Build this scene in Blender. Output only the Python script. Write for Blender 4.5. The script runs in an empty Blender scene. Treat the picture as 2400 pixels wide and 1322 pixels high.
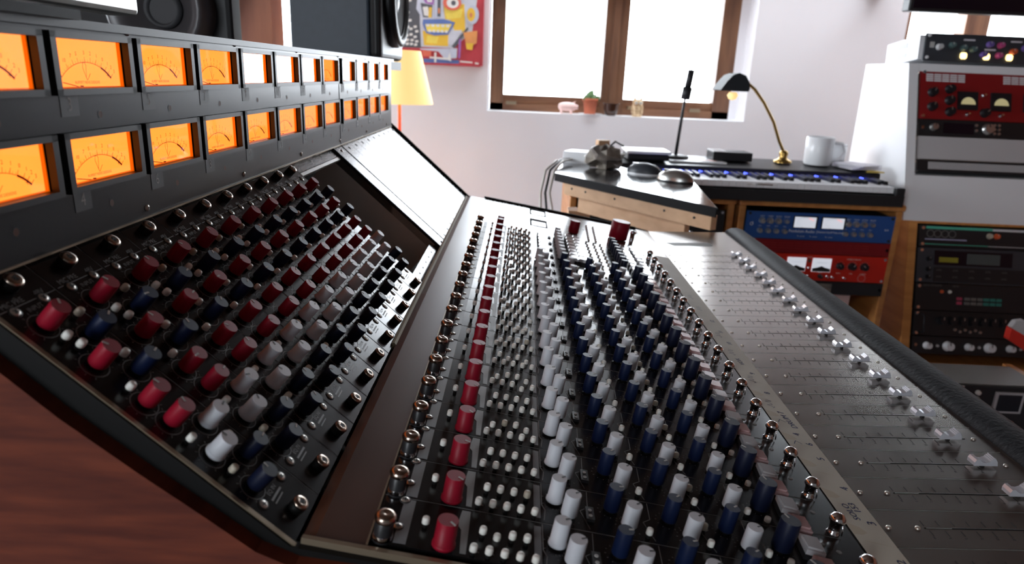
import bpy, math, random
from mathutils import Matrix, Vector
random.seed(7)
D = bpy.data
C = bpy.context.scene.collection
SC = bpy.context.scene

# ------------------------------------------------------------------ camera, world, lights, exposure
H = 1.09            # camera height above the floor, metres
K = 0.0445          # one console module is this wide; console pieces below are measured in module widths
cam = D.cameras.new('camera'); camo = D.objects.new('camera', cam); C.objects.link(camo)
_f = 1600.0
def _n(v): return Vector(v).normalized()
_D = _n((32, -483, _f))
_W = Vector((-.0425, 1, 0)); _W.z = -(_W.dot(_D)) / _D.z; _W.normalize()
_X = _W.cross(_D)
if _X.x < 0: _X = -_X
# rows: world x, y, z expressed in camera coordinates (x right, y down, z forward)
R = Matrix((_X, _D, -_W))
right = R @ Vector((1, 0, 0)); up = R @ Vector((0, -1, 0)); back = R @ Vector((0, 0, -1))
M = Matrix((right, up, back)).transposed().to_4x4(); M.translation = Vector((0, 0, H))
camo.matrix_world = M
cam.sensor_width = 36; cam.lens = _f / 2400 * 36; cam.clip_start = .01
cam.dof.use_dof = True; cam.dof.focus_distance = .62; cam.dof.aperture_fstop = 9.0
SC.camera = camo

wd = D.worlds.new('sky'); SC.world = wd; wd.use_nodes = True
bg = wd.node_tree.nodes['Background']; bg.inputs[0].default_value = (.86, .93, 1, 1); bg.inputs[1].default_value = 12.0
SC.view_settings.view_transform = 'Standard'; SC.view_settings.look = 'None'
SC.view_settings.gamma = 1; SC.view_settings.use_curve_mapping = False
SC.view_settings.exposure = 0.55
SC.cycles.max_bounces = 8; SC.cycles.diffuse_bounces = 4; SC.cycles.glossy_bounces = 4
SC.cycles.sample_clamp_indirect = 6
SC.cycles.use_denoising = True

def portal(name, loc, rot, sx, sy):
    l = D.lights.new(name, 'AREA'); l.shape = 'RECTANGLE'; l.size = sx; l.size_y = sy
    l.cycles.is_portal = True
    o = D.objects.new(name, l); C.objects.link(o); o.location = loc; o.rotation_euler = rot
PI = math.pi
# openings of the windows, and of the roof light added over the back wall
portal('portal_far', (.43, 3.62, H + .2), (-PI/2, 0, 0), 1.2, .73)
portal('portal_farleft', (-1.12, 3.62, H + .15), (-PI/2, 0, 0), .4, 2.1)
portal('portal_right', (2.22, 3.62, H + .47), (-PI/2, 0, 0), 1.05, .95)
portal('portal_back', (-1.4, -1.95, H + .55), (PI/2, 0, 0), 1.0, 1.4)
portal('portal_roof', (.95, 2.98, H + 1.62), (0, 0, 0), 3.1, .56)
portal('portal_left', (-2.45, 2.15, H + .5), (0, -PI/2, 0), 1.2, 1.9)

# ------------------------------------------------------------------ materials
MATS = {}
def mat(name, col=(.5,.5,.5), rough=.5, metal=0, spec=.5, coat=0, emit=None, estr=1, trans=0, noise=0, nscale=8, stretch=(1,1,1), bump=0, col2=None, ior=1.45, rvar=0, alpha=1):
    m = D.materials.new(name); m.use_nodes = True; MATS[name] = m
    nt = m.node_tree; b = nt.nodes['Principled BSDF']; i = b.inputs
    i['Base Color'].default_value = (*col, 1); i['Roughness'].default_value = rough; i['Metallic'].default_value = metal
    i['Specular IOR Level'].default_value = spec; i['Coat Weight'].default_value = coat; i['Coat Roughness'].default_value = .08
    i['Transmission Weight'].default_value = trans; i['IOR'].default_value = ior; i['Alpha'].default_value = alpha
    if emit: i['Emission Color'].default_value = (*emit, 1); i['Emission Strength'].default_value = estr
    if noise or bump or rvar or col2:
        tc = nt.nodes.new('ShaderNodeTexCoord'); mp = nt.nodes.new('ShaderNodeMapping'); mp.inputs['Scale'].default_value = stretch
        ns = nt.nodes.new('ShaderNodeTexNoise'); ns.inputs['Scale'].default_value = nscale; ns.inputs['Detail'].default_value = 5
        nt.links.new(tc.outputs['Object'], mp.inputs[0]); nt.links.new(mp.outputs[0], ns.inputs['Vector'])
        if noise or col2:
            cr = nt.nodes.new('ShaderNodeValToRGB'); c2 = col2 or tuple(c * (1 - noise) for c in col)
            cr.color_ramp.elements[0].color = (*c2, 1); cr.color_ramp.elements[1].color = (*col, 1)
            cr.color_ramp.elements[0].position = .35; cr.color_ramp.elements[1].position = .65
            nt.links.new(ns.outputs['Fac'], cr.inputs[0]); nt.links.new(cr.outputs[0], i['Base Color'])
        if rvar:
            mr = nt.nodes.new('ShaderNodeMapRange'); mr.inputs[3].default_value = rough - rvar; mr.inputs[4].default_value = rough + rvar
            nt.links.new(ns.outputs['Fac'], mr.inputs[0]); nt.links.new(mr.outputs[0], i['Roughness'])
        if bump:
            bp = nt.nodes.new('ShaderNodeBump'); bp.inputs['Strength'].default_value = bump; bp.inputs['Distance'].default_value = .002
            nt.links.new(ns.outputs['Fac'], bp.inputs['Height']); nt.links.new(bp.outputs[0], i['Normal'])
    return m
mat('panel', (.011,.010,.0105), .2, 0, .45, noise=.2, nscale=400, rvar=.03)
mat('panel_alu', (.16,.155,.155), .27, .85, .5, noise=.12, nscale=40, stretch=(1,8,1), rvar=.05)
mat('meter_panel', (.016,.017,.021), .30, 0, .35, noise=.1, nscale=400, rvar=.03)
mat('bezel', (.018,.018,.02), .4)
mat('blackpl', (.008,.008,.008), .5, 0, .2)
mat('cavity', (.006,.006,.006), .9, spec=.1)
mat('fader_alu', (.40,.37,.345), .24, .9, .5, noise=.1, nscale=14, stretch=(1,1,1), rvar=.06)
mat('baygrey', (.19,.19,.18), .5, .3)
mat('ink', (.5,.49,.47), .6)
mat('inkdim', (.2,.195,.19), .5)
mat('inkdark', (.02,.02,.02), .5)
mat('stripe', (.17,.17,.18), .45)
mat('redk', (.27,.005,.020), .45, 0, .3)
mat('bluek', (.004,.010,.040), .45, 0, .3)
mat('navyk', (.005,.008,.026), .45, 0, .3)
mat('greyk', (.58,.60,.64), .45, 0, .3)
mat('blackk', (.012,.012,.015), .45)
mat('ivory', (.86,.85,.79), .4)
mat('holebrown', (.10,.028,.010), .6)
mat('bayplate', (.92,.92,.88), .35)
mat('ivorydim', (.5,.45,.36), .45)
mat('chrome', (.85,.85,.87), .07, 1)
mat('capchrome', (.78,.80,.86), .22, .55)
mat('badge', (.055,.055,.06), .5)
mat('gold', (.5,.40,.33), .25, 1)
mat('screwm', (.62,.58,.52), .35, .8)
mat('brass', (.34,.27,.19), .35, .6)
mat('clearcap', (.80,.80,.82), .10, 0, .8, trans=.35, coat=1)
mat('clearred', (.78,.52,.52), .10, 0, .8, trans=.35, coat=1)
mat('orange', (.9,.3,.04), .5, emit=(1,.27,.035), estr=1.15)
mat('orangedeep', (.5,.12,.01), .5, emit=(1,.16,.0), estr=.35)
mat('faceink', (.13,.03,.01), .7)
mat('railbrown', (.10,.042,.026), .33, .0, .6, noise=.25, nscale=6, rvar=.05)
mat('master_reflect', (.12,.055,.035), .14, 0, .18)  # brown imitates warm room reflections on the dark monitor panel
mat('cheekwood', (.155,.034,.015), .5, 0, .3, col2=(.085,.017,.009), nscale=9, stretch=(2,1,14), bump=.15)
mat('leather', (.018,.018,.021), .58, 0, .18, bump=.35, nscale=220, rvar=.05)
mat('tape', (.60,.56,.46), .6, noise=.12, nscale=14)
mat('tapestain', (.53,.46,.34), .6)
mat('pen', (.03,.04,.12), .6)
mat('wallpaint', (.84,.83,.86), .8, noise=.02, nscale=3)
mat('greywall', (.30,.30,.29), .8)
mat('oak', (.64,.29,.09), .38, col2=(.50,.21,.06), nscale=3, stretch=(1.5,1.5,14), bump=.05, coat=.15)
mat('oakh', (.66,.29,.085), .38, col2=(.52,.21,.06), nscale=3, stretch=(14,1.5,1.5), bump=.05, coat=.15)
mat('windowwood', (.22,.105,.055), .55, col2=(.13,.06,.035), nscale=5, stretch=(6,6,.6), bump=.2)
mat('windowwoodh', (.26,.125,.065), .55, col2=(.16,.07,.04), nscale=5, stretch=(.6,6,6), bump=.2)
mat('pine', (.78,.50,.30), .55, col2=(.66,.40,.23), nscale=4, stretch=(.8,5,8))
mat('ceilwood', (.10,.055,.035), .6, col2=(.06,.03,.02), nscale=3, stretch=(8,1,1))
mat('beamwood', (.30,.10,.045), .5, col2=(.20,.06,.028), nscale=3, stretch=(6,6,1))
mat('floorwood', (.46,.46,.50), .8, col2=(.40,.40,.44), nscale=40)
mat('white', (.90,.91,.93), .45)
mat('whitegloss', (.85,.86,.88), .2)
mat('speakerblue', (.035,.048,.065), .5, noise=.1, nscale=60)
mat('speakerblack', (.012,.012,.013), .45, 0, .3)
mat('cone', (.03,.03,.033), .6)
mat('waveguide', (.06,.055,.058), .35)
mat('silver', (.62,.62,.6), .3, .9)
mat('screen', (.006,.005,.012), .12)
mat('shade', (.95,.72,.38), .7, emit=(1,.66,.24), estr=.62)
mat('polered', (.75,.09,.03), .4)
mat('lampblack', (.022,.024,.028), .55, 0, .2)
mat('agedbrass', (.42,.27,.08), .28, .9)
mat('terracotta', (.46,.12,.06), .7)
mat('cactus', (.10,.19,.07), .7, noise=.3, nscale=60)
mat('pink', (.85,.6,.56), .5)
mat('browngloss', (.05,.022,.014), .15)
mat('patterned', (.75,.58,.36), .5, col2=(.35,.2,.1), nscale=90)
mat('tabletop', (.03,.031,.034), .13, 0, .9, coat=.5)
mat('tableedge', (.008,.008,.009), .4, 0, .2)
mat('crumple', (.33,.29,.24), .55, col2=(.16,.14,.13), nscale=30, bump=1)
mat('rackblack', (.018,.018,.02), .4)
mat('rackslate', (.045,.05,.06), .4)
mat('rackblue', (.02,.085,.30), .4)
mat('rackred', (.62,.02,.008), .35)
mat('rackdarkred', (.22,.008,.012), .35)
mat('maroon', (.27,.012,.014), .35)
mat('steel', (.62,.62,.63), .35, .1, rvar=.06, nscale=6)
mat('meterwhite', (.8,.82,.86), .4, emit=(.85,.9,1), estr=.35)
mat('meteryellow', (.75,.68,.38), .4, emit=(.9,.8,.4), estr=.15)
mat('lampyellow', (1,.85,.45), .4, emit=(1,.72,.28), estr=2.2)
mat('ledblue', (.1,.15,1), .4, emit=(.08,.12,1), estr=3)
mat('ledred', (1,.2,.1), .4, emit=(1,.15,.06), estr=.8)
mat('green', (.08,.42,.30), .4)
mat('pinkbtn', (.45,.06,.12), .4)
mat('tealbtn', (.04,.22,.18), .4)
mat('lilac', (.42,.42,.6), .4)
mat('knobpurple', (.16,.1,.35), .4); mat('knobpink', (.55,.08,.25), .4); mat('knobteal', (.1,.16,.16), .4); mat('knoborange', (.7,.12,.04), .4)
mat('redcloth', (.75,.03,.015), .5)
mat('paper', (.78,.76,.82), .6)
mat('yellowcard', (.75,.55,.1), .5)
mat('lcd', (.30,.27,.03), .4)
mat('lcdgrey', (.08,.10,.10), .2)
mat('cableblack', (.015,.015,.015), .5); mat('cablewhite', (.75,.72,.66), .5)
mat('foam', (.55,.53,.38), .7)
for i_, c_ in enumerate([(.10,.11,.13),(.55,.06,.08),(.85,.55,.06),(.9,.72,.12),(.12,.2,.5),(.55,.6,.72),(.8,.8,.78),(.7,.25,.12),(.35,.15,.45),(.75,.16,.1),(.62,.66,.75),(.8,.35,.12)]):
    mat('paint%d' % i_, c_, .6, noise=.12, nscale=25)
g = D.materials.new('glasspane'); g.use_nodes = True; nt = g.node_tree; nt.nodes.remove(nt.nodes['Principled BSDF'])
tr = nt.nodes.new('ShaderNodeBsdfTransparent'); gl = nt.nodes.new('ShaderNodeBsdfGlossy'); gl.inputs['Roughness'].default_value = .03
fr = nt.nodes.new('ShaderNodeFresnel'); fr.inputs[0].default_value = 1.5; mx = nt.nodes.new('ShaderNodeMixShader')
nt.links.new(fr.outputs[0], mx.inputs[0]); nt.links.new(tr.outputs[0], mx.inputs[1]); nt.links.new(gl.outputs[0], mx.inputs[2])
nt.links.new(mx.outputs[0], nt.nodes['Material Output'].inputs[0]); MATS['glasspane'] = g

# ------------------------------------------------------------------ mesh building
I4 = Matrix.Identity(4)
def T(x=0, y=0, z=0): return Matrix.Translation((x, y, z))
def RX(a): return Matrix.Rotation(a, 4, 'X')
def RY(a): return Matrix.Rotation(a, 4, 'Y')
def RZ(a): return Matrix.Rotation(a, 4, 'Z')
TXT = {}
def text_geo(s):
    if s not in TXT:
        cu = D.curves.new('t', 'FONT'); cu.body = s; cu.size = 1; cu.align_x = 'CENTER'; cu.align_y = 'CENTER'; cu.resolution_u = 2
        o = D.objects.new('t', cu); me = o.to_mesh()
        TXT[s] = ([v.co.copy() for v in me.vertices], [tuple(p.vertices) for p in me.polygons])
        o.to_mesh_clear(); D.objects.remove(o); D.curves.remove(cu)
    return TXT[s]
GS = [1.0]
class MB:
    def __init__(self, s=None): s = s if s else GS[0]; self.v = []; self.f = []; self.m = []; self.mats = []; self.s = s; self.sm = []
    def mi(self, name):
        if name not in self.mats: self.mats.append(name)
        return self.mats.index(name)
    def add(self, vs, fs, m, Mx=None, smooth=False):
        b = len(self.v); k = self.mi(m)
        for v in vs: self.v.append((Mx @ Vector(v)) if Mx else Vector(v))
        for f in fs: self.f.append(tuple(b + i for i in f)); self.m.append(k); self.sm.append(smooth)
        return self
    def box(self, x0, x1, y0, y1, z0, z1, m, Mx=None):
        vs = [(x, y, z) for z in (z0, z1) for y in (y0, y1) for x in (x0, x1)]
        return self.add(vs, [(0,2,3,1),(4,5,7,6),(0,1,5,4),(2,6,7,3),(0,4,6,2),(1,3,7,5)], m, Mx)
    def lathe(self, prof, m, Mx=None, n=20, smooth=True, cap0=True, cap1=True):
        vs = []; fs = []
        for r, z in prof:
            for i in range(n):
                a = 2 * PI * i / n; vs.append((r * math.cos(a), r * math.sin(a), z))
        for j in range(len(prof) - 1):
            for i in range(n):
                k = (i + 1) % n; fs.append((j*n+i, j*n+k, (j+1)*n+k, (j+1)*n+i))
        self.add(vs, fs, m, Mx, smooth)
        if cap0 and prof[0][0] > 1e-6: self.add(vs[:n], [tuple(range(n))[::-1]], m, Mx)
        if cap1 and prof[-1][0] > 1e-6: self.add(vs[-n:], [tuple(range(n))], m, Mx)
        return self
    def cyl(self, r, z0, z1, m, Mx=None, n=16): return self.lathe([(r, z0), (r, z1)], m, Mx, n)
    def prism(self, poly, z0, z1, m, Mx=None, smooth=False):     # poly in local xy, extruded along z
        n = len(poly); vs = [(x, y, z0) for x, y in poly] + [(x, y, z1) for x, y in poly]
        fs = [tuple(range(n))[::-1], tuple(range(n, 2*n))]
        self.add(vs, fs, m, Mx)
        return self.add(vs, [(i, (i+1) % n, n + (i+1) % n, n + i) for i in range(n)], m, Mx, smooth)
    def poly(self, pts, m, Mx=None): return self.add(pts, [tuple(range(len(pts)))], m, Mx)
    def rect(self, x0, x1, y0, y1, z, m, Mx=None): return self.poly([(x0,y0,z),(x1,y0,z),(x1,y1,z),(x0,y1,z)], m, Mx)
    def line(self, pts, w, z, m, Mx=None):                       # flat printed line in local xy
        for (x0, y0), (x1, y1) in zip(pts, pts[1:]):
            dx, dy = x1 - x0, y1 - y0; l = math.hypot(dx, dy) or 1; nx, ny = -dy / l * w / 2, dx / l * w / 2
            self.poly([(x0-nx,y0-ny,z),(x1-nx,y1-ny,z),(x1+nx,y1+ny,z),(x0+nx,y0+ny,z)], m, Mx)
        return self
    def text(self, s, size, x, y, z, m, Mx=None, rot=0, sx=1.0):
        vs, fs = text_geo(s); c, sn = math.cos(rot), math.sin(rot)
        return self.add([(x + size*(v.x*c*sx - v.y*sn), y + size*(v.x*sn*sx + v.y*c), z) for v in vs], fs, m, Mx)
    def ring(self, r0, r1, z, m, Mx=None, n=20, a0=0, a1=2*PI):
        for i in range(n):
            a, b = a0 + (a1-a0)*i/n, a0 + (a1-a0)*(i+1)/n
            self.poly([(r0*math.cos(a),r0*math.sin(a),z),(r1*math.cos(a),r1*math.sin(a),z),(r1*math.cos(b),r1*math.sin(b),z),(r0*math.cos(b),r0*math.sin(b),z)], m, Mx)
        return self
    def tube(self, pts, r, m, n=8, closed_ends=True):
        pts = [Vector(p) for p in pts]; rs = r if isinstance(r, (list, tuple)) else [r] * len(pts)
        vs = []; fs = []; ref = Vector((0, 0, 1))
        for i, p in enumerate(pts):
            t = (pts[min(i+1, len(pts)-1)] - pts[max(i-1, 0)]).normalized()
            if abs(t.dot(ref)) > .95: ref = Vector((1, 0, 0))
            u = t.cross(ref).normalized(); w = u.cross(t)
            ref = w
            for k in range(n):
                a = 2*PI*k/n; vs.append(p + (u*math.cos(a) + w*math.sin(a)) * rs[i])
        for i in range(len(pts)-1):
            for k in range(n): q = (k+1) % n; fs.append((i*n+k, i*n+q, (i+1)*n+q, (i+1)*n+k))
        fs.append(tuple(range(n))[::-1]); fs.append(tuple((len(pts)-1)*n + k for k in range(n)))
        return self.add(vs, fs, m, None, True)
    def build(self, name, parent=None, W=None, bevel=0, seg=2):
        me = D.meshes.new(name)
        me.from_pydata([v * self.s for v in self.v], [], self.f); me.update()
        for mn in self.mats: me.materials.append(MATS[mn])
        for p, k, s in zip(me.polygons, self.m, self.sm): p.material_index = k; p.use_smooth = s
        o = D.objects.new(name, me); place(o, parent, W)
        if bevel:
            b = o.modifiers.new('bevel', 'BEVEL'); b.width = bevel; b.segments = seg; b.limit_method = 'ANGLE'; b.angle_limit = .6
        return o
WM = {}
def place(o, parent=None, W=None):
    W = W if W is not None else Matrix.Identity(4)
    C.objects.link(o); WM[o.name] = W
    if parent is not None:
        o.parent = parent; o.matrix_basis = WM[parent.name].inverted() @ W
    else: o.matrix_basis = W
    return o
def dup(o, parent, W):
    c = o.copy(); return place(c, parent, W)
def tag(o, label=None, cat=None, group=None, kind=None):
    if label: o['label'] = label
    if cat: o['category'] = cat
    if group: o['group'] = group
    if kind: o['kind'] = kind
    return o
def thing(name, W, label, cat, group=None):
    o = D.objects.new(name, None); o.empty_display_size = .05; place(o, None, W); return tag(o, label, cat, group)
def struct(mb, name, **k):
    o = mb.build(name, None, T(0, 0, H), **k); o['kind'] = 'structure'; return o

# ------------------------------------------------------------------ console frames: local x = +y world (along console), local y = up the slope, local z = outward
def fr(o, ed):                 # o: origin in modules, ed: direction down the slope (towards the operator)
    ex = Vector((0, 1, 0)); ey = -Vector(ed).normalized(); ez = ex.cross(ey)
    m = Matrix((ex, ey, ez)).transposed().to_4x4(); m.translation = Vector(o) * K + Vector((0, 0, H)); return m
ED = Vector((3.26, 0, -2.88)).normalized()
EQ = fr((-5.96, 0, -2.617), ED)
def eq(t, y, h=0, rot=0): return EQ @ T(y*K, -t*K, h*K) @ RZ(rot)
MS = math.sqrt(1 + .16**2)
MAIN = fr((0, 0, -5.94), (1, 0, -.16))
def mn(x, y, h=0, rot=0): return MAIN @ T(y*K, -x*MS*K, h*K) @ RZ(rot)
FAD = fr((0, 0, -6.919 - .03*6.811), (1, 0, .03))
def fd(x, y, h=0, rot=0): return FAD @ T(y*K, -x*K, h*K) @ RZ(rot)
MET = fr((-6.08, 0, 0), (0, 0, -1))
def mt(z, y, h=0, rot=0): return MET @ T(y*K, z*K, h*K) @ RZ(rot)
Y0, Y1 = 7.05, 32.4

console = thing('mixing_console', T(.1, .9, 0), 'large black and silver recording console with red, blue and grey knobs and orange lit meters', 'mixing console')

# chassis: dark body under the panels, built in world module units
def solid(poly_xz, y0, y1, m, name, bevel=0):
    b = MB(K); b.prism([(x, z) for x, z in poly_xz], -y1, -y0, m, RX(PI/2)); return b.build(name, console, T(0, 0, H), bevel=bevel)
solid([(-9.2,.40),(-6.42,.40),(-6.42,-2.6),(-6.7,-2.6),(-7.2,-3.4),(-4.0,-7.0),(-2.3,-6.5),(5.5,-7.6),(9.9,-7.4),(10.0,-9.4),(-2,-13),(-9.2,-13)], Y0+.05, Y1, 'blackpl', 'chassis')
solid([(-9.2,-13),(-1.5,-13),(0.5,-24.4),(-8.4,-24.4)], 8.2, 9.4, 'cheekwood', 'leg')
solid([(-9.2,-13),(-1.5,-13),(0.5,-24.4),(-8.4,-24.4)], 30.2, 31.4, 'cheekwood', 'leg')
# top cover of the meter bridge
b = MB(K); b.box(-9.2,-6.02,Y0,Y1,.40,.46,'blackpl'); b.box(-6.06,-6.0,Y0,Y1,.36,.475,'bezel'); b.build('bridge_lid', console, T(0,0,H))

# meter bridge plate with window cut-outs left open between strips
RowZ = [(-.49, .31), (-1.77, -.95)]
def bez_y(j): return 6.97 + 2*j + (.22 if j >= 8 else 0)
b = MB(K)
NB = 12
def mpl(y0, y1, z0, z1): b.box(y0, y1, z0, z1, -.06, 0, 'meter_panel')
mpl(Y0-.1, Y1-.3, .25, .44); mpl(Y0-.1, Y1-.3, -1.02, -.42); mpl(Y0-.1, Y1-.3, -2.44, -1.70)
for j in range(NB+1):
    ya = bez_y(j-1) + 1.80 if j else Y0-.1; yb = bez_y(j) + .06 if j < NB else Y1-.3
    mpl(ya, yb, -.42, .25); mpl(ya, yb, -1.70, -1.02)
b.box(Y0-.1, Y1-.3, -2.47, -2.44, -.06, .03, 'brass')
b.build('meter_bridge_panel', console, MET)
b = MB(K)
for yy in (23.1,): b.box(yy-.015, yy+.015, -2.44, .44, 0, .012, 'bezel')
for yy in (6.95,10.9,14.9,18.9,23.02,27,31): 
    for z_ in (.385, -2.31):
        m_ = T(yy, z_, 0); b.lathe([(.055,0),(.05,.02),(.02,.028)], 'screwm', m_, 14); b.box(-.03,.03,-.008,.008,.0285,.03,'inkdark',m_); b.box(-.008,.008,-.03,.03,.0285,.03,'inkdark',m_)
b.build('panel_screws', console, MET)
# small round lamp holes
for j in range(NB):
    for zz in (-.775, -2.06):
        b = MB(K) if (j == 0 and zz == -.775) else None
        if b:
            b.cyl(.05, 0, .003, 'holebrown', None, 16); b.ring(.05, .060, .004, 'bezel', None, 18)
            hole0 = b.build('indicator_hole', console, mt(zz, bez_y(j) + 1.0))
        else: dup(hole0, console, mt(zz, bez_y(j) + 1.0))

# VU meters
def make_meter():
    b = MB(K); w, h = 1.86, .80
    o_, i_ = .0, .11; d = -.13
    for (x0,x1,y0,y1) in ((0,w,0,i_*.75),(0,w,h-i_*.75,h),(0,i_,0,h),(w-i_,w,0,h)): b.box(x0,x1,y0,y1,-.05,.10,'bezel')
    for (x0,x1,y0,y1) in ((i_-.05,w-i_+.05,i_*.75-.05,i_*.75),(i_-.05,w-i_+.05,h-i_*.75,h-i_*.75+.05),(i_-.05,i_,i_*.5,h-i_*.5),(w-i_,w-i_+.05,i_*.5,h-i_*.5)): b.box(x0,x1,y0,y1,-.10,0,'cavity')
    bz = b.build('vu_meter', console, mt(RowZ[0][0], bez_y(0)))
    f = MB(K); x0, x1, y0, y1 = i_, w-i_, i_*.75, h-i_*.75
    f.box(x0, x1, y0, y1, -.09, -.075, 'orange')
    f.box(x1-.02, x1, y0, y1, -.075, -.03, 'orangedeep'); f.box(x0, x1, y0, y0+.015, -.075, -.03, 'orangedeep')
    cx, cy, r = (x0+x1)/2, y0 - .34, .68; z = -.072
    P = lambda a, rr: (cx + rr*math.sin(a)*1.15, cy + rr*math.cos(a))
    f.line([P(math.radians(-48 + i*4), r) for i in range(20)], .008, z, 'faceink')
    f.line([P(math.radians(26 + i*3), r) for i in range(8)], .03, z, 'faceink')
    for a, s in ((-44,'20'),(-30,'10'),(-20,'7'),(-12,'5'),(-1,'3'),(8,'2'),(17,'1'),(26,'0'),(34,'1'),(40,'2'),(46,'3')):
        p, q = P(math.radians(a), r), P(math.radians(a), r + .07); f.line([p, q], .008, z, 'faceink')
        f.text(s, .075, *P(math.radians(a), r + .125), z, 'faceink')
    for a in range(-40, 26, 4): f.line([P(math.radians(a), r), P(math.radians(a), r + .035)], .005, z, 'faceink')
    f.text('+', .12, cx + .5, y0 + .16, z, 'faceink'); f.text('_', .12, x0 + .07, y0 + .16, z, 'faceink')
    lg = [(0,0),(-.06,.14),(-.05,.2),(-.01,.21),(.02,.17),(0,0),(.02,-.03),(.10,.06)]
    f.line([(cx - .02 + a, y0 + .13 + b_) for a, b_ in lg], .008, z, 'faceink')
    f.text('RUPERT NEVE DESIGNS', .055, cx, y0 + .07, z, 'faceink')
    fo = f.build('meter_scale', bz, mt(RowZ[0][0], bez_y(0)))
    nd = MB(K); nd.line([P(math.radians(-50), r*.95), (cx - .16, y0)], .012, -.055, 'faceink')
    nd.box(cx-.18, cx-.14, y0, y0+.03, -.075, -.05, 'faceink')
    no = nd.build('needle', bz, mt(RowZ[0][0], bez_y(0)))
    gp = MB(K); gp.rect(x0, x1, y0, y1, .0, 'glasspane'); go = gp.build('glass_cover', bz, mt(RowZ[0][0], bez_y(0)))
    return bz, fo, no, go
m0 = make_meter()
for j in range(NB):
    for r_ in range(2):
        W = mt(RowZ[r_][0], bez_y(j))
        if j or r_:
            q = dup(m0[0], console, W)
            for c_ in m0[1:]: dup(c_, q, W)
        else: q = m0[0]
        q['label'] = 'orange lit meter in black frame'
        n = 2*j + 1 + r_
        b = MB(K); s = .1
        poly = [(.17*math.cos(a)*(1.0 if abs(math.cos(a))>.1 else 1), .13*math.sin(a)) for a in [2*PI*i/24 for i in range(24)]]
        sq = [(max(-.19,min(.19,x*1.6)), max(-.15,min(.15,y*1.6))) for x, y in poly]
        b.prism(sq, 0, .006, 'badge'); b.text(str(n), .25, 0, 0, .009, 'ink', sx=.8)
        b.build('number_badge', console, mt((-.62, -1.90)[r_], bez_y(j) + .34))

# ------------------------------------------------------------------ knob library
def knob_mesh(kind, color, line, r=.13, h=.42, skirt=0):
    b = MB(K)
    g0 = .035
    if skirt: prof = [(r*1.06,g0),(r*1.14,g0+.004),(r*1.12,g0+.04),(r*1.05,g0+.055),(r*1.03,g0+.056),(r*1.0,h-.012),(r*.97,h)]
    else: prof = [(r*1.0,g0),(r*1.03,g0+.01),(r,h-.012),(r*.97,h)]
    b.lathe(prof, color, None, 22)
    b.cyl(r*.72, 0, g0+.01, 'blackpl', None, 12)
    b.box(-.012, .012, r*.35, r*.93, h-.01, h+.004, line)
    b.box(-.012, .012, r*.90, r*.98, h*.7, h+.003, line)
    me = b.build('x_proto', None, I4); d = me.data; C.objects.unlink(me); D.objects.remove(me); WM.pop('x_proto', None); return d
def proto(b, name):
    o = b.build(name, None, I4); d = o.data; D.objects.remove(o); return d
def inst(name, data, parent, W, label=None):
    o = D.objects.new(name, data); place(o, parent, W)
    if label: o['label'] = label
    return o
KR = knob_mesh('red', 'redk', 'ink', .138, .42, 1)
KB = knob_mesh('blue', 'bluek', 'ink', .115, .42)
KN = knob_mesh('navy', 'navyk', 'ink', .115, .42)
KG = knob_mesh('grey', 'greyk', 'inkdark', .115, .42, 1)
KGs = knob_mesh('grey', 'greyk', 'inkdark', .118, .38)
KI = knob_mesh('navy', 'navyk', 'ink', .150, .52)
KE_R = knob_mesh('red', 'redk', 'ink', .118, .34)
KE_B = knob_mesh('blue', 'bluek', 'ink', .118, .34)
KE_W = knob_mesh('grey', 'greyk', 'inkdark', .118, .34, 1)
KE_N = knob_mesh('navy', 'navyk', 'ink', .118, .34)
KD = knob_mesh('grey', 'blackk', 'ink', .13, .40)
b = MB(K); b.lathe([(.047,.06),(.052,.065),(.052,.125),(.045,.15),(.03,.158),(0,.16)], 'ivory', None, 14); b.cyl(.034,0,.065,'blackpl',None,10); BTN = proto(b, 'push_button')
b = MB(K); b.lathe([(.047,.06),(.052,.065),(.052,.125),(.045,.15),(.03,.158),(0,.16)], 'ivorydim', None, 14); b.cyl(.034,0,.065,'blackpl',None,10); BTY = proto(b, 'push_button')
b = MB(K); b.lathe([(.05,0),(.052,.05),(.045,.075),(.0,.08)], 'ivory', None, 14); BTL = proto(b, 'push_button')
b = MB(K); b.lathe([(.082,0),(.08,.008),(.064,.010)], 'inkdark', None, 16); b.lathe([(.062,.008),(.055,.018),(.03,.022),(0,.022)], 'screwm', None, 16); b.box(-.035,.035,-.009,.009,.022,.025,'inkdark'); b.box(-.009,.009,-.035,.035,.022,.025,'inkdark'); RIV = proto(b, 'screw')
b = MB(K); b.lathe([(.105,.0),(.11,.09),(.10,.10)], 'blackpl', None, 18); b.lathe([(.10,.095),(.112,.105),(.112,.13),(.095,.15),(.05,.155),(.03,.147),(0,.145)], 'gold', None, 20); b.box(-.045,.045,-.012,.012,.148,.157,'inkdark'); b.box(-.012,.012,-.045,.045,.148,.157,'inkdark'); THM = proto(b, 'thumbscrew')
b = MB(K); b.lathe([(.12,0),(.12,.26),(.105,.28)], 'rackblack', None, 18); b.lathe([(.105,.28),(.135,.30),(.14,.35),(.115,.39),(.06,.405),(.03,.395),(0,.39)], 'gold', None, 22); b.lathe([(.125,.03),(.13,.06),(.125,.10)],'chrome',None,18); THM2 = proto(b, 'thumbscrew')
b = MB(K); b.lathe([(.10,0),(.11,.03),(.085,.05),(.085,.2),(.12,.23),(.13,.27),(.12,.31),(.08,.36),(.03,.38),(0,.383)], 'chrome', None, 20)
for a in (-.05,.05): b.tube([(a,-.13,.02),(a,-.115,.1),(a,-.09,.19)], .013, 'chrome', 6)
NUT = proto(b, 'chrome_toggle')
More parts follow.
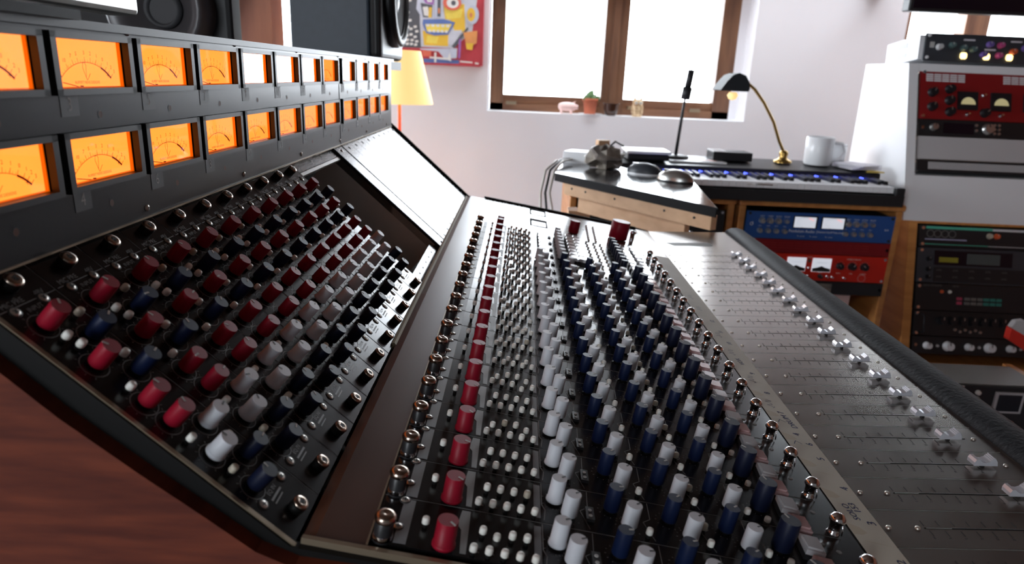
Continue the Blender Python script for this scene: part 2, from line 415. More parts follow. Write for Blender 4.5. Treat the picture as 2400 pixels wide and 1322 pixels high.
def capmesh(m):
    b = MB(K)
    pts = [(-.22,-.13),(.19,-.16),(.225,.12),(-.18,.16)]
    b.prism(pts, 0, .09, 'bezel'); b.prism([(x*.96,y*.96) for x,y in pts], .09, .17, m); b.prism([(x*.72,y*.72) for x,y in pts], .17, .20, m)
    b.box(-.13,.13,-.12,-.10,.171,.20,m); b.box(-.13,.13,.10,.12,.171,.20,m); return proto(b, 'cap')
CAPW, CAPR = capmesh('clearcap'), capmesh('clearred')
def rr(a=.9): return random.uniform(-a, a)

# ------------------------------------------------------------------ upper preamp / equaliser modules
def eq_plate(lbl):
    b = MB(K); b.box(.012, .988, -4.51, .30, -.06, 0, 'panel')
    b.box(0, .012, -4.51, .30, -.06, -.02, 'cavity'); b.box(.985,.99,-4.51,.30,0,.004,'inkdim')
    if lbl:
        b.line([(.03,-.27),(.97,-.27)], .012, .004, 'inkdim'); b.text('MIC PRE', .10, .3, -.21, .004, 'inkdim'); b.text('48V', .10, .75, -.21, .004, 'inkdim')
        b.text('INPUT', .09, .5, -.37, .004, 'inkdim')
        for t, x in ((.62,.33),(1.0,.72),(1.33,.33),(1.68,.72),(2.05,.33),(2.42,.33),(2.74,.72),(3.07,.33),(3.38,.72),(3.70,.33)):
            b.ring(.175,.185,.003,'inkdim',T(x,-t,0),16)
            for k in range(9):
                a = math.radians(-130 + k*32.5); b.line([(x+.2*math.sin(a), -t+.2*math.cos(a)),(x+.23*math.sin(a), -t+.23*math.cos(a))], .008, .003, 'inkdim')
        for t, x, s in ((.62,.74,'dB'),(1.32,.75,'kHz'),(2.05,.72,'HF'),(2.40,.72,'MF'),(3.07,.72,'LF'),(3.72,.72,'HPF')): b.text(s, .085, x, -t, .003, 'inkdim')
        b.text('EQ IN', .085, .5, -3.92, .003, 'inkdim'); b.line([(.35,-4.0),(.65,-4.0)], .03, .003, 'inkdim'); b.line([(.35,-4.06),(.6,-4.06)], .02, .003, 'inkdim')
    return proto(b, 'plate')
EQP = eq_plate(True)
KNOBS_EQ = [(.62,.36,KE_R,'red_knob'),(1.0,.74,KE_B,'blue_knob'),(1.33,.36,KE_R,'red_knob'),(1.68,.74,KE_B,'blue_knob'),(2.05,.36,KE_R,'red_knob'),(2.42,.36,KE_R,'red_knob'),
            (2.74,.74,KE_W,'grey_knob'),(3.07,.36,KE_W,'grey_knob'),(3.38,.74,KE_N,'navy_knob'),(3.70,.36,KE_N,'navy_knob')]
for k in range(11):
    y = 7.05 + k
    mo = inst('preamp_module', EQP, console, eq(0, y), 'black preamp and equaliser strip on the raised upper slope')
    for t, x, d, nm in KNOBS_EQ:
        inst(nm, d, mo, eq(t, y + x, 0, rr(1.6)))
    for t, x, d in ((.88,.33,BTN),(1.05,.37,BTN),(1.43,.72,BTN),(.70,.80,BTY),(1.80,.31,BTN),(2.73,.24,BTN),(3.36,.26,BTY),(3.05,.80,BTL)):
        inst('push_button', d, mo, eq(t, y + x))
    for t, x in ((.32,.22),(.30,.72),(3.93,.20),(3.93,.82)): inst('screw', RIV, mo, eq(t, y + x, 0, rr()))
    for t in (0, 4.31): inst('thumbscrew', THM, mo, eq(t, y + .5, 0, rr()))
# empty bay with its bulkhead, light rail and mounting rail
b = MB(K); b.box(18.1, 22.3, -4.55, .35, -1.6, -1.55, 'cavity'); b.box(18.05, 18.1, -4.55, .3, -1.6, -.06, 'cavity'); b.build('empty_bay', console, EQ)
b = MB(K); b.box(22.2, 22.27, -4.3, .1, -1.35, -.08, 'bayplate'); b.build('bulkhead', console, EQ)
b = MB(K); b.box(18.1, 22.2, -.10, .30, -.10, -.05, 'panel_alu')
for i in range(4): b.cyl(.04, -.05, -.045, 'inkdark', T(18.6+i*1.05, .1, 0), 10)
b.box(18.1, 22.1, -.22, -.12, -.16, -.05, 'silver'); b.build('top_rail', console, EQ)
b = MB(K); b.box(17.9, 22.4, -4.5, -4.15, -.20, -.12, 'panel_alu')
for i in range(7): b.box(18.2+i*.62, 18.32+i*.62, -4.36, -4.30, -.12, -.115, 'inkdark')
b.build('bottom_rail', console, EQ)
for i in range(2):
    b = MB(K); b.box(0,.9,-.35,0,0,.06,'rackblack'); b.box(.05,.85,-.3,-.05,.06,.07,'bezel'); b.build('edge_connector', console, eq(3.2 + i*.0, 18.3 + i*1.2, -1.5))
# frame post and blank panels
b = MB(K); b.box(22.25, 23.2, -4.75, .33, -.10, .0, 'panel_alu'); b.box(22.2, 22.26, -4.85, .36, -.3, .02, 'bezel')
for t in (-.0, 4.45):
    b.lathe([(.06,0),(.05,.02),(0,.025)], 'screwm' if t < 1 else 'inkdark', T(22.75,-t,0), 12)
b.build('frame_post', console, EQ)
b = MB(K); b.box(.012,.988,-4.70,.30,-.05,0,'panel_alu'); b.box(-.012,.012,-4.70,.30,-.05,-.02,'cavity'); b.box(0,.008,-4.70,.30,-.02,.001,'cavity')
for t in (.0, 4.42): b.cyl(.065, 0, .004, 'cavity', T(.5,-t,0), 12)
BLP = proto(b, 'blank')
for k in range(9): inst('blank_panel', BLP, console, eq(0, 23.25 + k*1.0))
b = MB(K); b.box(23.2, 32.35, .30, .36, -.05, .03, 'bezel'); b.box(32.26, 32.42, -4.8, .38, -.1, .10, 'cavity'); b.box(23.19, 23.24, -4.75, .30, -.05, .012, 'cavity'); b.box(7.0, 32.3, .30, .42, -.25, -.12, 'blackpl'); b.build('panel_trim', console, EQ)
# cables and foam in the gap under the equalisers
b = MB(K); b.box(15.5, 31.5, -4.80, -4.62, -.4, -.12, 'foam'); b.build('foam_strip', console, EQ)
for i, (y, c_) in enumerate(((8.2,'cableblack'),(9.4,'cablewhite'),(10.6,'gold'),(11.6,'cablewhite'),(12.7,'foam'),(13.9,'cablewhite'),(18.5,'cablewhite'),(19.6,'cablewhite'))):
    b = MB(K); b.tube([(y-.5,-4.66,-.5),(y-.2,-4.68,-.22),(y+.2,-4.70,-.2),(y+.7,-4.66,-.5)], .05, c_, 8); b.build('cable', console, EQ)

# ------------------------------------------------------------------ rail between the slopes
solid([(-2.62,-5.9),(-2.52,-5.60),(-2.36,-5.585),(-1.72,-5.69),(-1.72,-6.1),(-2.62,-6.3)], Y0+.1, Y1, 'railbrown', 'divider_rail')
solid([(-2.60,-5.72),(-2.60,-5.56),(-2.54,-5.55),(-2.50,-5.60)], 13.5, Y1, 'foam', 'rail_edging')
b = MB(K); b.box(Y0+.1, Y1, 1.72*MS-.012, 1.72*MS+.012, -.02, .012, 'brass'); b.build('rail_trim', console, MAIN)

# ------------------------------------------------------------------ channel modules
def strip_plate(mat_, x0=-1.70, x1=5.28, ink=True):
    b = MB(K); b.box(.008, .992, -x1*MS, -x0*MS, -.05, 0, mat_); b.box(.985,.992,-x1*MS,-x0*MS,0,.003,'inkdim'); b.box(0,.008,-x1*MS,-x0*MS,-.05,-.02,'cavity')
    if ink:
        b.box(.04,.96,1.26*MS,1.42*MS,0,.006,'stripe')
        b.prism([(.06,.50),(.94,.50),(.94,.62),(.62,.66),(.52,.60),(.06,.58)], 0, .005, 'inkdim')
        outl = [(.06,-.55),(.3,-.57),(.42,-.52),(.96,-.52)]
        b.line(outl, .012, .003, 'inkdim')
        for xx in (1.12, 2.08, 2.98, 3.6):
            b.line([(.05,-xx-.1),(.45,-xx+.02),(.55,-xx-.1),(.96,-xx-.12)], .010, .003, 'inkdim')
        b.box(.1,.9,-.50,-.40,0,.003,'stripe')
        for (x, m_) in ((.70,.55),(.90,.27),(1.56,.60),(1.79,.28),(2.44,.60),(2.70,.27),(3.32,.62),(3.57,.28),(4.11,.42)):
            for k in range(11):
                a = math.radians(-140 + k*28); b.line([(m_+.18*math.sin(a), -x*MS+.18*math.cos(a)),(m_+.205*math.sin(a), -x*MS+.205*math.cos(a))], .008, .003, 'inkdim')
        for i in range(5): b.line([(.14,-(-.42+i*.195)*MS-.09),(.14,-(-.42+i*.195)*MS-.02)], .02, .003, 'inkdim')
        for x in (1.97,2.83,3.67): b.text('PRE', .07, .55, -x*MS, .003, 'inkdim')
        b.text('PAN', .07, .4, -3.86*MS, .003, 'inkdim')
        b.box(.22,.52,-1.28*MS,-1.16*MS,0,.05,'bezel'); b.cyl(.03,.05,.06,'ink',T(.30,-1.22*MS,0),8); b.cyl(.03,.05,.06,'ink',T(.43,-1.22*MS,0),8)
        for x_, y_ in ((4.85,.3),(4.9,.75),(5.1,.62)): b.lathe([(.045,0),(.035,.012)], 'inkdim', T(y_,-x_*MS,0), 10)
    return proto(b, 'strip')
STR = strip_plate('panel')
CH = [(-.79,.12,KR,'red_knob'),(.70,.55,KG,'grey_knob'),(.90,.27,KGs,'grey_knob'),(1.56,.60,KB,'blue_knob'),(1.79,.28,KGs,'grey_knob'),
      (2.44,.60,KB,'blue_knob'),(2.70,.27,KGs,'grey_knob'),(3.32,.62,KB,'blue_knob'),(3.57,.28,KGs,'grey_knob'),(4.11,.42,KI,'navy_knob')]
def fix(x, h):       # positions above were read at the knob tops
    return x
for k in range(16):
    y = 7.25 + k
    mo = inst('channel_module', STR, console, mn(0, y), 'black channel strip on the lower slope')
    for x, m_, d, nm in CH:
        inst(nm, d, mo, mn(x, y + m_, 0, (2.54 if d is KR else -1.0 if d is KI else -2.6) + rr(.3)))
    for i in range(5): inst('push_button', BTL if random.random() < .12 else BTN, mo, mn(-.41 + i*.2, y + .08))
    for i in range(4): inst('push_button', (BTY if random.random() < .15 else BTL) if random.random() < .2 else BTN, mo, mn(-.31 + i*.197, y + .46))
    inst('push_button', BTN, mo, mn(-1.07, y + .45))
    for x, m_ in ((2.05,.11),(2.94,.10),(3.80,.12)): inst('push_button', BTN, mo, mn(x, y + m_))
    for x in (2.94,): inst('push_button', BTY, mo, mn(x, y + .48))
    inst('disc_button', BTL, mo, mn(4.14, y + .10))
    inst('thumbscrew', THM2, mo, mn(-1.56, y + .06, 0, rr()))
    for m_ in (.36, .94): inst('screw', RIV, mo, mn(-1.36 - .05, y + m_))
    inst('clear_button', CAPW, mo, mn(4.56, y + .46)); inst('clear_button', CAPR, mo, mn(4.57, y + .97), 'clear button with reddish tint')
    inst('chrome_toggle', NUT, mo, mn(5.20, y + .10))
# group modules
for k in range(4):
    y = 23.25 + k
    mo = inst('group_module', STR, console, mn(0, y), 'strip with rows of clear square buttons')
    inst('red_knob', KR, mo, mn(-.79, y + .12))
    for i in range(5): inst('push_button', BTN, mo, mn(-.41 + i*.2, y + .08))
    for i in range(4): inst('push_button', BTN, mo, mn(-.31 + i*.197, y + .46))
    inst('push_button', BTN, mo, mn(-1.07, y + .45)); inst('thumbscrew', THM2, mo, mn(-1.56, y + .06))
    for q in (.3,.8): inst('grey_knob', KGs, mo, mn(1.52, y + q)); inst('navy_knob', KN, mo, mn(3.75, y + q, 0, -1.5))
    for x in (.88, 1.98, 2.28, 4.22, 4.62):
        for q in (.25,.75): inst('clear_button', CAPW, mo, mn(x, y + q))
    for x in (2.75,3.05,3.32): 
        for q in (.3,.8): inst('indicator_dot', BTL, mo, mn(x, y + q))
    inst('chrome_toggle', NUT, mo, mn(5.20, y + .10))
# master section
b = MB(K); b.box(27.25, Y1-.02, -1.35*MS, 1.70*MS, -.05, 0, 'panel_alu'); b.box(27.2,Y1,1.66*MS,1.72*MS,0,.03,'bezel'); b.box(32.33,32.46,-5.6*MS,1.72*MS,-.05,.08,'cavity')
for yy in (28.3, 30.7):
    b.box(yy, yy+1.5, -1.22*MS, -.46*MS, 0, .012, 'cavity'); b.box(yy+.12, yy+.9, -1.14*MS, -.54*MS, .012, .02, 'whitegloss')
b.build('master_panel', console, MAIN)
b = MB(K); b.box(27.25, Y1-.02, -5.28*MS, -1.37*MS, -.05, 0, 'master_reflect')
for i, s in enumerate(('MONITOR','TALK','CUE 1','CUE 2','DIM')): b.text(s, .16, 29.6, -(1.8+i*.35)*MS, .004, 'ink')
b.build('monitor_panel', console, MAIN, )
BIG = knob_mesh('red', 'redk', 'ink', .40, .80); MID = knob_mesh('red', 'redk', 'ink', .22, .55)
inst('volume_knob', BIG, console, mn(4.30, 29.1)); inst('volume_knob', MID, console, mn(2.30, 28.4), 'smaller dark red knob')
for i in range(3): inst('red_knob', KR, console, mn(-.78, 25.93 + 0 + (i+1)*.98 if i == 0 else 40)) if i == 0 else None
for x in (2.9,3.2): 
    for i in range(8): inst('indicator_dot', BTL, console, mn(x + .02*i, 27.5 + i*.42))
b = MB(K); b.lathe([(.12,0),(.1,.25),(.16,.3),(.16,.36),(0,.42)], 'chrome', None, 16); CH1 = proto(b, 'x')
inst('talkback_switch', CH1, console, mn(5.0, 29.6))

# ------------------------------------------------------------------ scribble tape
b = MB(K); b.box(Y0+.2, 27.9, -5.60-.64, -5.28*MS-.0, -.03, .0, 'tape')
b2 = MB(K)
TX0, TX1 = 5.60, 6.235
b = MB(K); b.box(Y0+.1, 32.3, -TX1, -5.28, -.05, -.012, 'panel'); b.build('tape_rest', console, fr((0,0,-5.94 - .16*0 + .0), (1,0,-.16)))
b = MB(K); b.box(7.2, 27.3, -TX1*MS, -TX0*MS, 0, .006, 'tape')
for k in range(20):
    y = 7.25 + k; b.line([(y+.06,-TX0*MS-.12),(y+.03,-TX1*MS+.16)], .014, .008, 'tapestain')
    if k < 8: b.prism([(y+.2,-TX0*MS-.01),(y+.5,-TX0*MS-.01),(y+.42,-TX0*MS-.2),(y+.3,-TX0*MS-.28),(y+.22,-TX0*MS-.18)], .0063, .0068, 'tapestain')
for y, s, xx, sz in ((8.9,'2',6.1,.16),(9.85,'3',6.1,.17),(10.85,'4',6.1,.17),(11.85,'5',6.08,.16),(12.4,'6',6.08,.16),(12.75,'4',5.95,.16),(13.4,'DRUM 7',6.0,.15),(10.1,'SOLO',5.86,.13),(10.25,'153',6.0,.14),(14.7,'8',6.0,.15),(15.8,'9',6.0,.14),(16.5,'VOX',5.9,.14),(17.8,'10',6.0,.14),(18.7,'11',6.0,.14),(19.6,'12',6.0,.14)):
    b.text(s, sz*1.35, y, -xx*MS, .0085, 'pen', rot=.12); b.text(s, sz*1.35, y+.012, -xx*MS, .0085, 'pen', rot=.12)
for y in (13.9, 15.2, 16.9, 18.2, 20.5, 21.7):
    b.line([(y+.06*i, -(5.85+.09*math.sin(i*2.3))*MS) for i in range(8)], .012, .0085, 'pen')
for y in (13.2, 12.3): b.line([(y,-5.72*MS),(y+.15,-5.80*MS),(y+.05,-5.9*MS)], .016, .0085, 'pen')
b.build('marker_tape', console, MAIN)

# ------------------------------------------------------------------ fader modules
b = MB(K); X0, X1 = 6.24, 9.93
b.box(.006, .994, -X1, -X0, -.05, 0, 'fader_alu'); b.box(0,.006,-X1,-X0,-.05,-.01,'inkdark'); b.box(.982,.992,-X1+.1,-X0-.02,0,.003,'silver')
b.box(.487, .513, -9.45, -6.95, -.0, .002, 'cavity'); b.box(.492,.508,-7.40,-6.98,.002,.006,'silver'); b.box(.513,.519,-9.45,-7.4,0,.004,'silver')
for i in range(9):
    x = 6.98 + i*.255; b.line([(.56,-x),(.70,-x)], .012, .003, 'inkdark'); b.line([(.44,-x-.02),(.30,-x-.02)], .012, .003, 'inkdark'); b.text(('10','5','0','5','10','20','30','40','50')[i], .06, .25, -x, .003, 'inkdark')
for x in (6.84, 9.62): b.lathe([(.045,0),(.04,.02),(.02,.025)], 'screwm', T(.5,-x,0), 12)
b.lathe([(.045,0),(.04,.02),(.02,.025)], 'screwm', T(.5,-6.36,0), 12)
FDM = proto(b, 'f')
b = MB(K)
prof = [(0,.05),(.0,.12),(.03,.175),(.08,.185),(.12,.15),(.17,.115),(.23,.11),(.29,.135),(.34,.175),(.385,.205),(.43,.14),(.45,.05)]
Mx = Matrix(((0,0,1,0),(-1,0,0,0),(0,1,0,0),(0,0,0,1)))   # local (t, h, w) -> (w, -t, h)
n_ = len(prof)
for a_, b_ in ((-.11,.11),):
    b.prism(prof, a_, b_, 'capchrome', Mx)
for i in range(3): b.prism([(.30+i*.025,.15+i*.022),(.31+i*.025,.172+i*.022),(.32+i*.025,.172+i*.022)], -.105, .105, 'capchrome', Mx)
b.box(-.03,.03,-.26,-.2,-.03,.06,'inkdark')
FCP = proto(b, 'c')
for k in range(21):
    y = 7.3 + k
    mo = inst('fader_module', FDM, console, fd(0, y), 'brushed metal fader strip')
    inst('fader_cap', FCP, mo, fd(8.90 + rr(.04), y + .5))
b = MB(K); b.box(28.3, Y1-.02, -X1, -X0, -.05, 0, 'fader_alu'); b.prism([(29.5,-6.9),(30.1,-6.6),(30.1,-8.6),(29.5,-8.6)], .001, .01, 'baygrey')
b.build('blank_fader_panel', console, FAD)
b = MB(K); b.box(27.3, 32.3, -6.235*MS, -5.60*MS, -.05, .0, 'fader_alu'); b.build('blank_tape_strip', console, MAIN)

# ------------------------------------------------------------------ armrest, cheeks, trims
arm = [(9.93,-6.95),(9.95,-6.80),(10.05,-6.70),(10.25,-6.62),(10.5,-6.60),(10.75,-6.66),(10.95,-6.80),(11.08,-7.05),(11.1,-7.5),(11.0,-8.2),(10.2,-8.6),(9.93,-8.4)]
b = MB(K); b.prism([(x, z) for x, z in arm], -Y1-.1, -(Y0-.3), 'leather', RX(PI/2), smooth=True); b.build('armrest', console, T(0,0,H))
b = MB(K)
t0, t1 = -.35, 4.55
b.box(7.0, 7.06, -t1, -t0, -.10, .012, 'brass', None)
b.build('end_trim', console, EQ)
b = MB(K); b.box(7.06, 7.13, -5.3*MS, 2.5*MS, -.10, .012, 'brass'); b.build('end_trim', console, MAIN)
# dark end plate, then the wooden cheek standing in front of its lower part
solid([(-9.2,.42),(-6.1,.42),(-6.1,-2.5),(-2.60,-5.60),(-1.9,-5.72),(5.6,-6.95),(10.0,-6.95),(10.0,-9.4),(-2,-13),(-9.2,-13)], Y0-.08, Y0+.04, 'blackpl', 'end_plate')
cheek = [(-9.2,-.2),(-7.6,-1.5),(-5.61,-3.33),(-5.04,-3.86),(-4.2,-4.54),(-3.56,-5.03),(-2.94,-5.52),(-2.50,-5.72),(-1.5,-5.84),(1.5,-6.30),(5.6,-7.05),(10.0,-7.2),(10.0,-9.6),(-2,-13),(-9.2,-13)]
b = MB(K); b.prism(cheek, -(Y0-.08), -(Y0-.30), 'cheekwood', RX(PI/2)); b.build('end_cheek', console, T(0,0,H), bevel=.006, seg=3)

# ------------------------------------------------------------------ the room
FY, RXW, LXW, BY, ZF, ZC = 3.3, 2.6, -2.3, -1.9, -1.09, 1.55
b = MB(); b.box(LXW-.1, RXW+.3, BY-.2, FY+.5, ZF-.1, ZF, 'floorwood'); struct(b, 'floor')
b = MB(); b.box(LXW-.1, RXW+.3, BY-.2, 2.70, ZC, ZC+.1, 'ceilwood'); b.box(LXW-.1, RXW+.3, 3.26, FY+.5, ZC, ZC+.1, 'wallpaint'); b.box(LXW-.1, -.6, 2.70, 3.26, ZC, ZC+.1, 'ceilwood'); b.box(2.5, RXW+.3, 2.70, 3.26, ZC, ZC+.1, 'ceilwood')  # gap by the back wall is cut for the added skylight
for i in range(4): b.box(LXW, RXW, -1.2+i*1.0, -1.05+i*1.0, ZC-.16, ZC, 'ceilwood')
b.prism([(2.66,.42),(2.66,ZC),(.80,ZC),(2.56,.42)], LXW, RXW, 'ceilwood', Matrix(((0,0,1,0),(1,0,0,0),(0,1,0,0),(0,0,0,1))))
struct(b, 'ceiling')
def wall_y(y0, y1, x0, x1, holes, name, m='wallpaint'):
    b = MB(); xs = sorted({x0, x1, *[h[0] for h in holes], *[h[1] for h in holes]})
    for a, c in zip(xs, xs[1:]):
        hs = [h for h in holes if h[0] <= a and h[1] >= c]
        if not hs: b.box(a, c, y0, y1, ZF, ZC, m)
        else:
            h = hs[0]; b.box(a, c, y0, y1, ZF, h[2], m); b.box(a, c, y0, y1, h[3], ZC, m)
    return struct(b, name)
W3 = (1.70, 2.58, .0, .95)
W1 = (-.175, 1.03, -.165, .56)
wall_y(FY, FY+.3, LXW, RXW+.3, [(-1.32,-.92,-.9,1.2), W1, W3], 'wall_back')
wall_y(BY-.2, BY, LXW, RXW+.3, [(-1.9,-.9,-.15,1.25)], 'wall_front', 'greywall')
b = MB(); b.box(LXW-.1, LXW, BY, 1.2, ZF, ZC, 'beamwood'); b.box(LXW-.1, LXW, 3.1, FY, ZF, ZC, 'wallpaint'); b.box(LXW-.1, LXW, 1.2, 3.1, ZF, -.1, 'wallpaint'); b.box(LXW-.1, LXW, 1.2, 3.1, 1.1, ZC, 'wallpaint'); struct(b, 'wall_left')
b = MB()

b.box(RXW, RXW+.12, BY, 2.9, ZF, ZC, 'beamwood'); b.box(RXW, RXW+.12, 2.9, FY, ZF, ZC, 'wallpaint'); struct(b, 'wall_right')
# window 1: brown timber frame set back in the wall
def window(name, W_, parts):
    o = D.objects.new(name, None); place(o, None, W_); o['kind'] = 'structure'
    for nm, mb in parts:
        c_ = mb.build(nm, o, T(0,0,H)); c_['kind'] = 'structure'
    return o
yf = FY + .13
fb = MB(); fb.box(-.17, -.105, yf, yf+.07, W1[2], W1[3], 'windowwood'); fb.box(.91, .99, yf, yf+.07, W1[2], W1[3], 'windowwood'); fb.box(-.17, .99, yf, yf+.07, W1[2]-.01, W1[2]+.035, 'windowwoodh'); fb.box(-.105, .91, yf+.015, yf+.06, W1[2]+.035, W1[2]+.075, 'windowwoodh'); fb.box(-.17,.99,yf,yf+.07,W1[3]-.07,W1[3],'windowwoodh')
pb = MB(); pb.box(.365, .475, yf-.01, yf+.07, W1[2], W1[3], 'windowwood'); pb.box(.40,.435,yf-.02,yf-.01,W1[2],W1[3],'windowwood')
hb = MB(); 
for x in (-.09,.50,.80): hb.box(x, x+.05, yf-.012, yf+.02, W1[2]+.03, W1[2]+.045, 'brass')
gb = MB(); gb.box(-.12, .92, yf+.03, yf+.034, W1[2]+.05, W1[3]-.06, 'glasspane')
window('window_1', T(.4, yf, H+W1[2]), [('window_frame', fb), ('center_post', pb), ('catch', hb), ('glass_pane', gb)])
b = MB(); b.box(W1[0], W1[1], FY+.0, yf+.07, W1[2]-.001, W1[2]+.001, 'white'); b.box(.99,1.03,yf,yf+.1,W1[2],W1[3],'wallpaint'); struct(b, 'trim_1')
# window 2 at the far left, window 3 in the right wall, window 4 behind the camera
fb = MB(); y2 = FY+.2
fb.box(-1.32,-1.28,y2,y2+.06,-.9,1.2,'windowwood'); fb.box(-.95,-.92,y2,y2+.06,-.9,1.2,'windowwood'); fb.box(-1.32,-.92,y2,y2+.06,-.9,-.84,'windowwoodh'); fb.box(-1.32,-.92,y2,y2+.06,1.14,1.2,'windowwoodh')
window('window_2', T(-1.07,y2,H-.9), [('window_frame', fb)])
fb = MB(); y3 = FY+.13
for x_ in (1.70, 2.50): fb.box(x_, x_+.08, y3, y3+.06, 0, .95, 'windowwood')
fb.box(1.70,2.58,y3,y3+.06,0,.05,'windowwoodh'); fb.box(1.70,2.58,y3,y3+.06,.89,.95,'windowwoodh')
fb.box(2.03,2.14,y3-.01,y3+.07,0,.95,'windowwood')
window('window_3', T(2.2,y3,H), [('window_frame', fb)])
fb = MB()
for x_ in (-1.9,-1.42,-.95): fb.box(x_, x_+.05, BY-.1, BY-.05, -.15, 1.25, 'windowwood')
fb.box(-1.9,-.9,BY-.1,BY-.05,-.15,-.1,'windowwoodh'); fb.box(-1.9,-.9,BY-.1,BY-.05,1.2,1.25,'windowwoodh')
window('window_4', T(-1.3,BY,H-.15), [('window_frame', fb)])
fb = MB()
for y_ in (1.2, 2.12, 3.04): fb.box(LXW-.08, LXW-.03, y_, y_+.06, -.1, 1.1, 'windowwood')
fb.box(LXW-.08,LXW-.03,1.2,3.1,-.1,-.05,'windowwoodh'); fb.box(LXW-.08,LXW-.03,1.2,3.1,1.05,1.1,'windowwoodh')
window('window_5', T(LXW,2.15,H-.1), [('window_frame', fb)])
fb = MB()  # unseen skylight, added to brighten the back wall
for x_ in (-.6, .43, 1.46, 2.44): fb.box(x_, x_+.06, 2.70, 3.26, ZC+.02, ZC+.07, 'windowwood')
fb.box(-.6,2.5,2.70,2.76,ZC+.02,ZC+.07,'windowwoodh'); fb.box(-.6,2.5,3.20,3.26,ZC+.02,ZC+.07,'windowwoodh')
window('added_skylight', T(.95,2.98,H+ZC), [('window_frame', fb)])
# timber post with a diagonal brace at the left
b = MB(); b.box(-1.42,-.885,2.5,2.62,ZF,ZC,'beamwood')
b.build('trim_2', None, T(0,0,H))['kind'] = 'structure'
b = MB(); b.prism([(-1.30,-.25),(-.90,.42),(-.90,.56),(-1.30,-.10)], -2.5, -2.45, 'beamwood', RX(PI/2)); o = b.build('trim_3', None, T(0,0,H)); o['kind'] = 'structure'

# ------------------------------------------------------------------ things left of and behind the console
t = thing('speaker', T(-.43,1.70,H+.025), 'dark blue-grey studio speaker seen side-on, in front of the painting', 'speaker')
b = MB(); b.box(-.52,-.345,1.58,1.84,.025,.42,'speakerblue'); b.build('cabinet', t, T(0,0,H), bevel=.006)
b = MB(); b.box(-.345,-.318,1.575,1.845,.022,.425,'speakerblack'); b.build('front_baffle', t, T(0,0,H), bevel=.012, seg=3)
Mw = T(-.304,1.71,.155) @ RY(PI/2)
b = MB(); b.ring(.078,.104,.004,'speakerblack',Mw,36); b.lathe([(.104,-.004),(.100,.008),(.088,.010),(.080,.002)],'speakerblack',Mw,36,cap0=False,cap1=False); b.lathe([(.104,-.014),(.104,-.004)],'speakerblack',Mw,36,cap0=False,cap1=False); b.lathe([(.08,.002),(.05,-.008),(.028,-.012)],'cone',Mw,36,cap0=False,cap1=False); b.lathe([(.03,-.012),(.026,-.004),(.012,.0),(0,.002)],'waveguide',Mw,24,cap0=False); b.build('woofer', t, T(0,0,H))
b = MB(); Mt = T(-.317,1.71,.33) @ RY(PI/2); b.lathe([(.05,0),(.048,.006),(.03,.002),(.014,.0005),(0,.004)],'waveguide',Mt,28,cap0=False); b.build('tweeter', t, T(0,0,H))
t = thing('speaker_stand', T(-.43,1.71,0), 'black stand carrying the dark blue-grey speaker behind the console', 'speaker stand')
b = MB(); b.box(-.53,-.32,1.59,1.83,.0,.02,'blackpl'); b.build('top_plate', t, T(0,0,H)); b = MB(); b.cyl(.03,-1.07,0,'blackpl',T(-.43,1.71,0)); b.build('pole', t, T(0,0,H)); b = MB(); b.box(-.56,-.30,1.58,1.84,-1.09,-1.07,'blackpl'); b.build('base', t, T(0,0,H))
t = thing('speaker', T(-.78,1.6,0), 'big black monitor speaker with grey round horn, behind the meter row', 'speaker')
b = MB(); b.box(-1.02,-.615,1.5,1.56,-1.09,.30,'speakerblack'); b.build('cabinet', t, T(0,0,H), bevel=.01)
Mh = T(-.745,1.44,.10) @ RX(PI/2)
b = MB(); b.lathe([(.100,-.062),(.098,.0),(.090,.006),(.066,-.020),(.040,-.045),(.034,-.055)],'waveguide',Mh,36,cap0=False,cap1=False); b.lathe([(.034,-.05),(.0,-.045)],'cone',Mh,24,cap0=False); b.lathe([(.038,-.045),(.034,-.028),(.028,-.04)],'cone',Mh,24,cap0=False); b.build('horn', t, T(0,0,H))
# silver framed display on the bridge
t = thing('display', T(-.29,.40,H+.0205), 'silver-edged display standing on the near end of the meter bridge', 'display')
b = MB(); b.box(-.31,-.285,.20,.532,.030,.26,'silver'); b.build('frame', t, T(0,0,H), bevel=.004)
b = MB(); b.box(-.2850,-.2842,.215,.518,.054,.25,'screen'); b.build('screen', t, T(0,0,H))
b = MB(); b.box(-.34,-.26,.30,.42,.0205,.026,'blackpl'); b.box(-.305,-.29,.33,.39,.02,.05,'blackpl'); b.build('foot', t, T(0,0,H))

# painting
t = thing('painting', T(-.43,FY-.03,H+.03), 'colourful painting of a grinning mask-like face hung left of the window', 'painting')
b = MB(); x0,x1,z0,z1 = -.66,-.20,.035,.62; yy = FY-.03
b.box(x0,x1,yy,FY-.001,z0,z1,'paint1'); b.build('canvas', t, T(0,0,H))
def PT(px, py):    # painting coordinates: 0..1735 x, 0..1322 down in a crop of the photograph -> metres on the canvas
    return (-.575 + px/1735*.41 - .01, .33 - (py-20)/1322*.315 - .006)
b = MB(); L = [0]
def patch(m, pts):
    L[0] += 1; b.poly([(PT(*p)[0], yy - .0008 - L[0]*.00012, PT(*p)[1]) for p in pts][::-1], m)
patch('paint0', [(-330,-1200),(430,-1200),(470,950),(-330,950)])
patch('paint1', [(1200,-1200),(1590,-1200),(1590,1250),(400,1250),(400,950),(1200,900)])
patch('paint4', [(480,1140),(1180,1140),(1180,1210),(500,1210)])
patch('paint10', [(400,-1100),(1500,-1100),(1540,-200),(1500,60),(1420,620),(1060,930),(440,930),(420,500)])
patch('paint2', [(860,150),(1260,140),(1290,620),(1100,660),(1000,430),(900,420)]); patch('paint3', [(870,220),(1230,230),(1200,380),(930,420)])
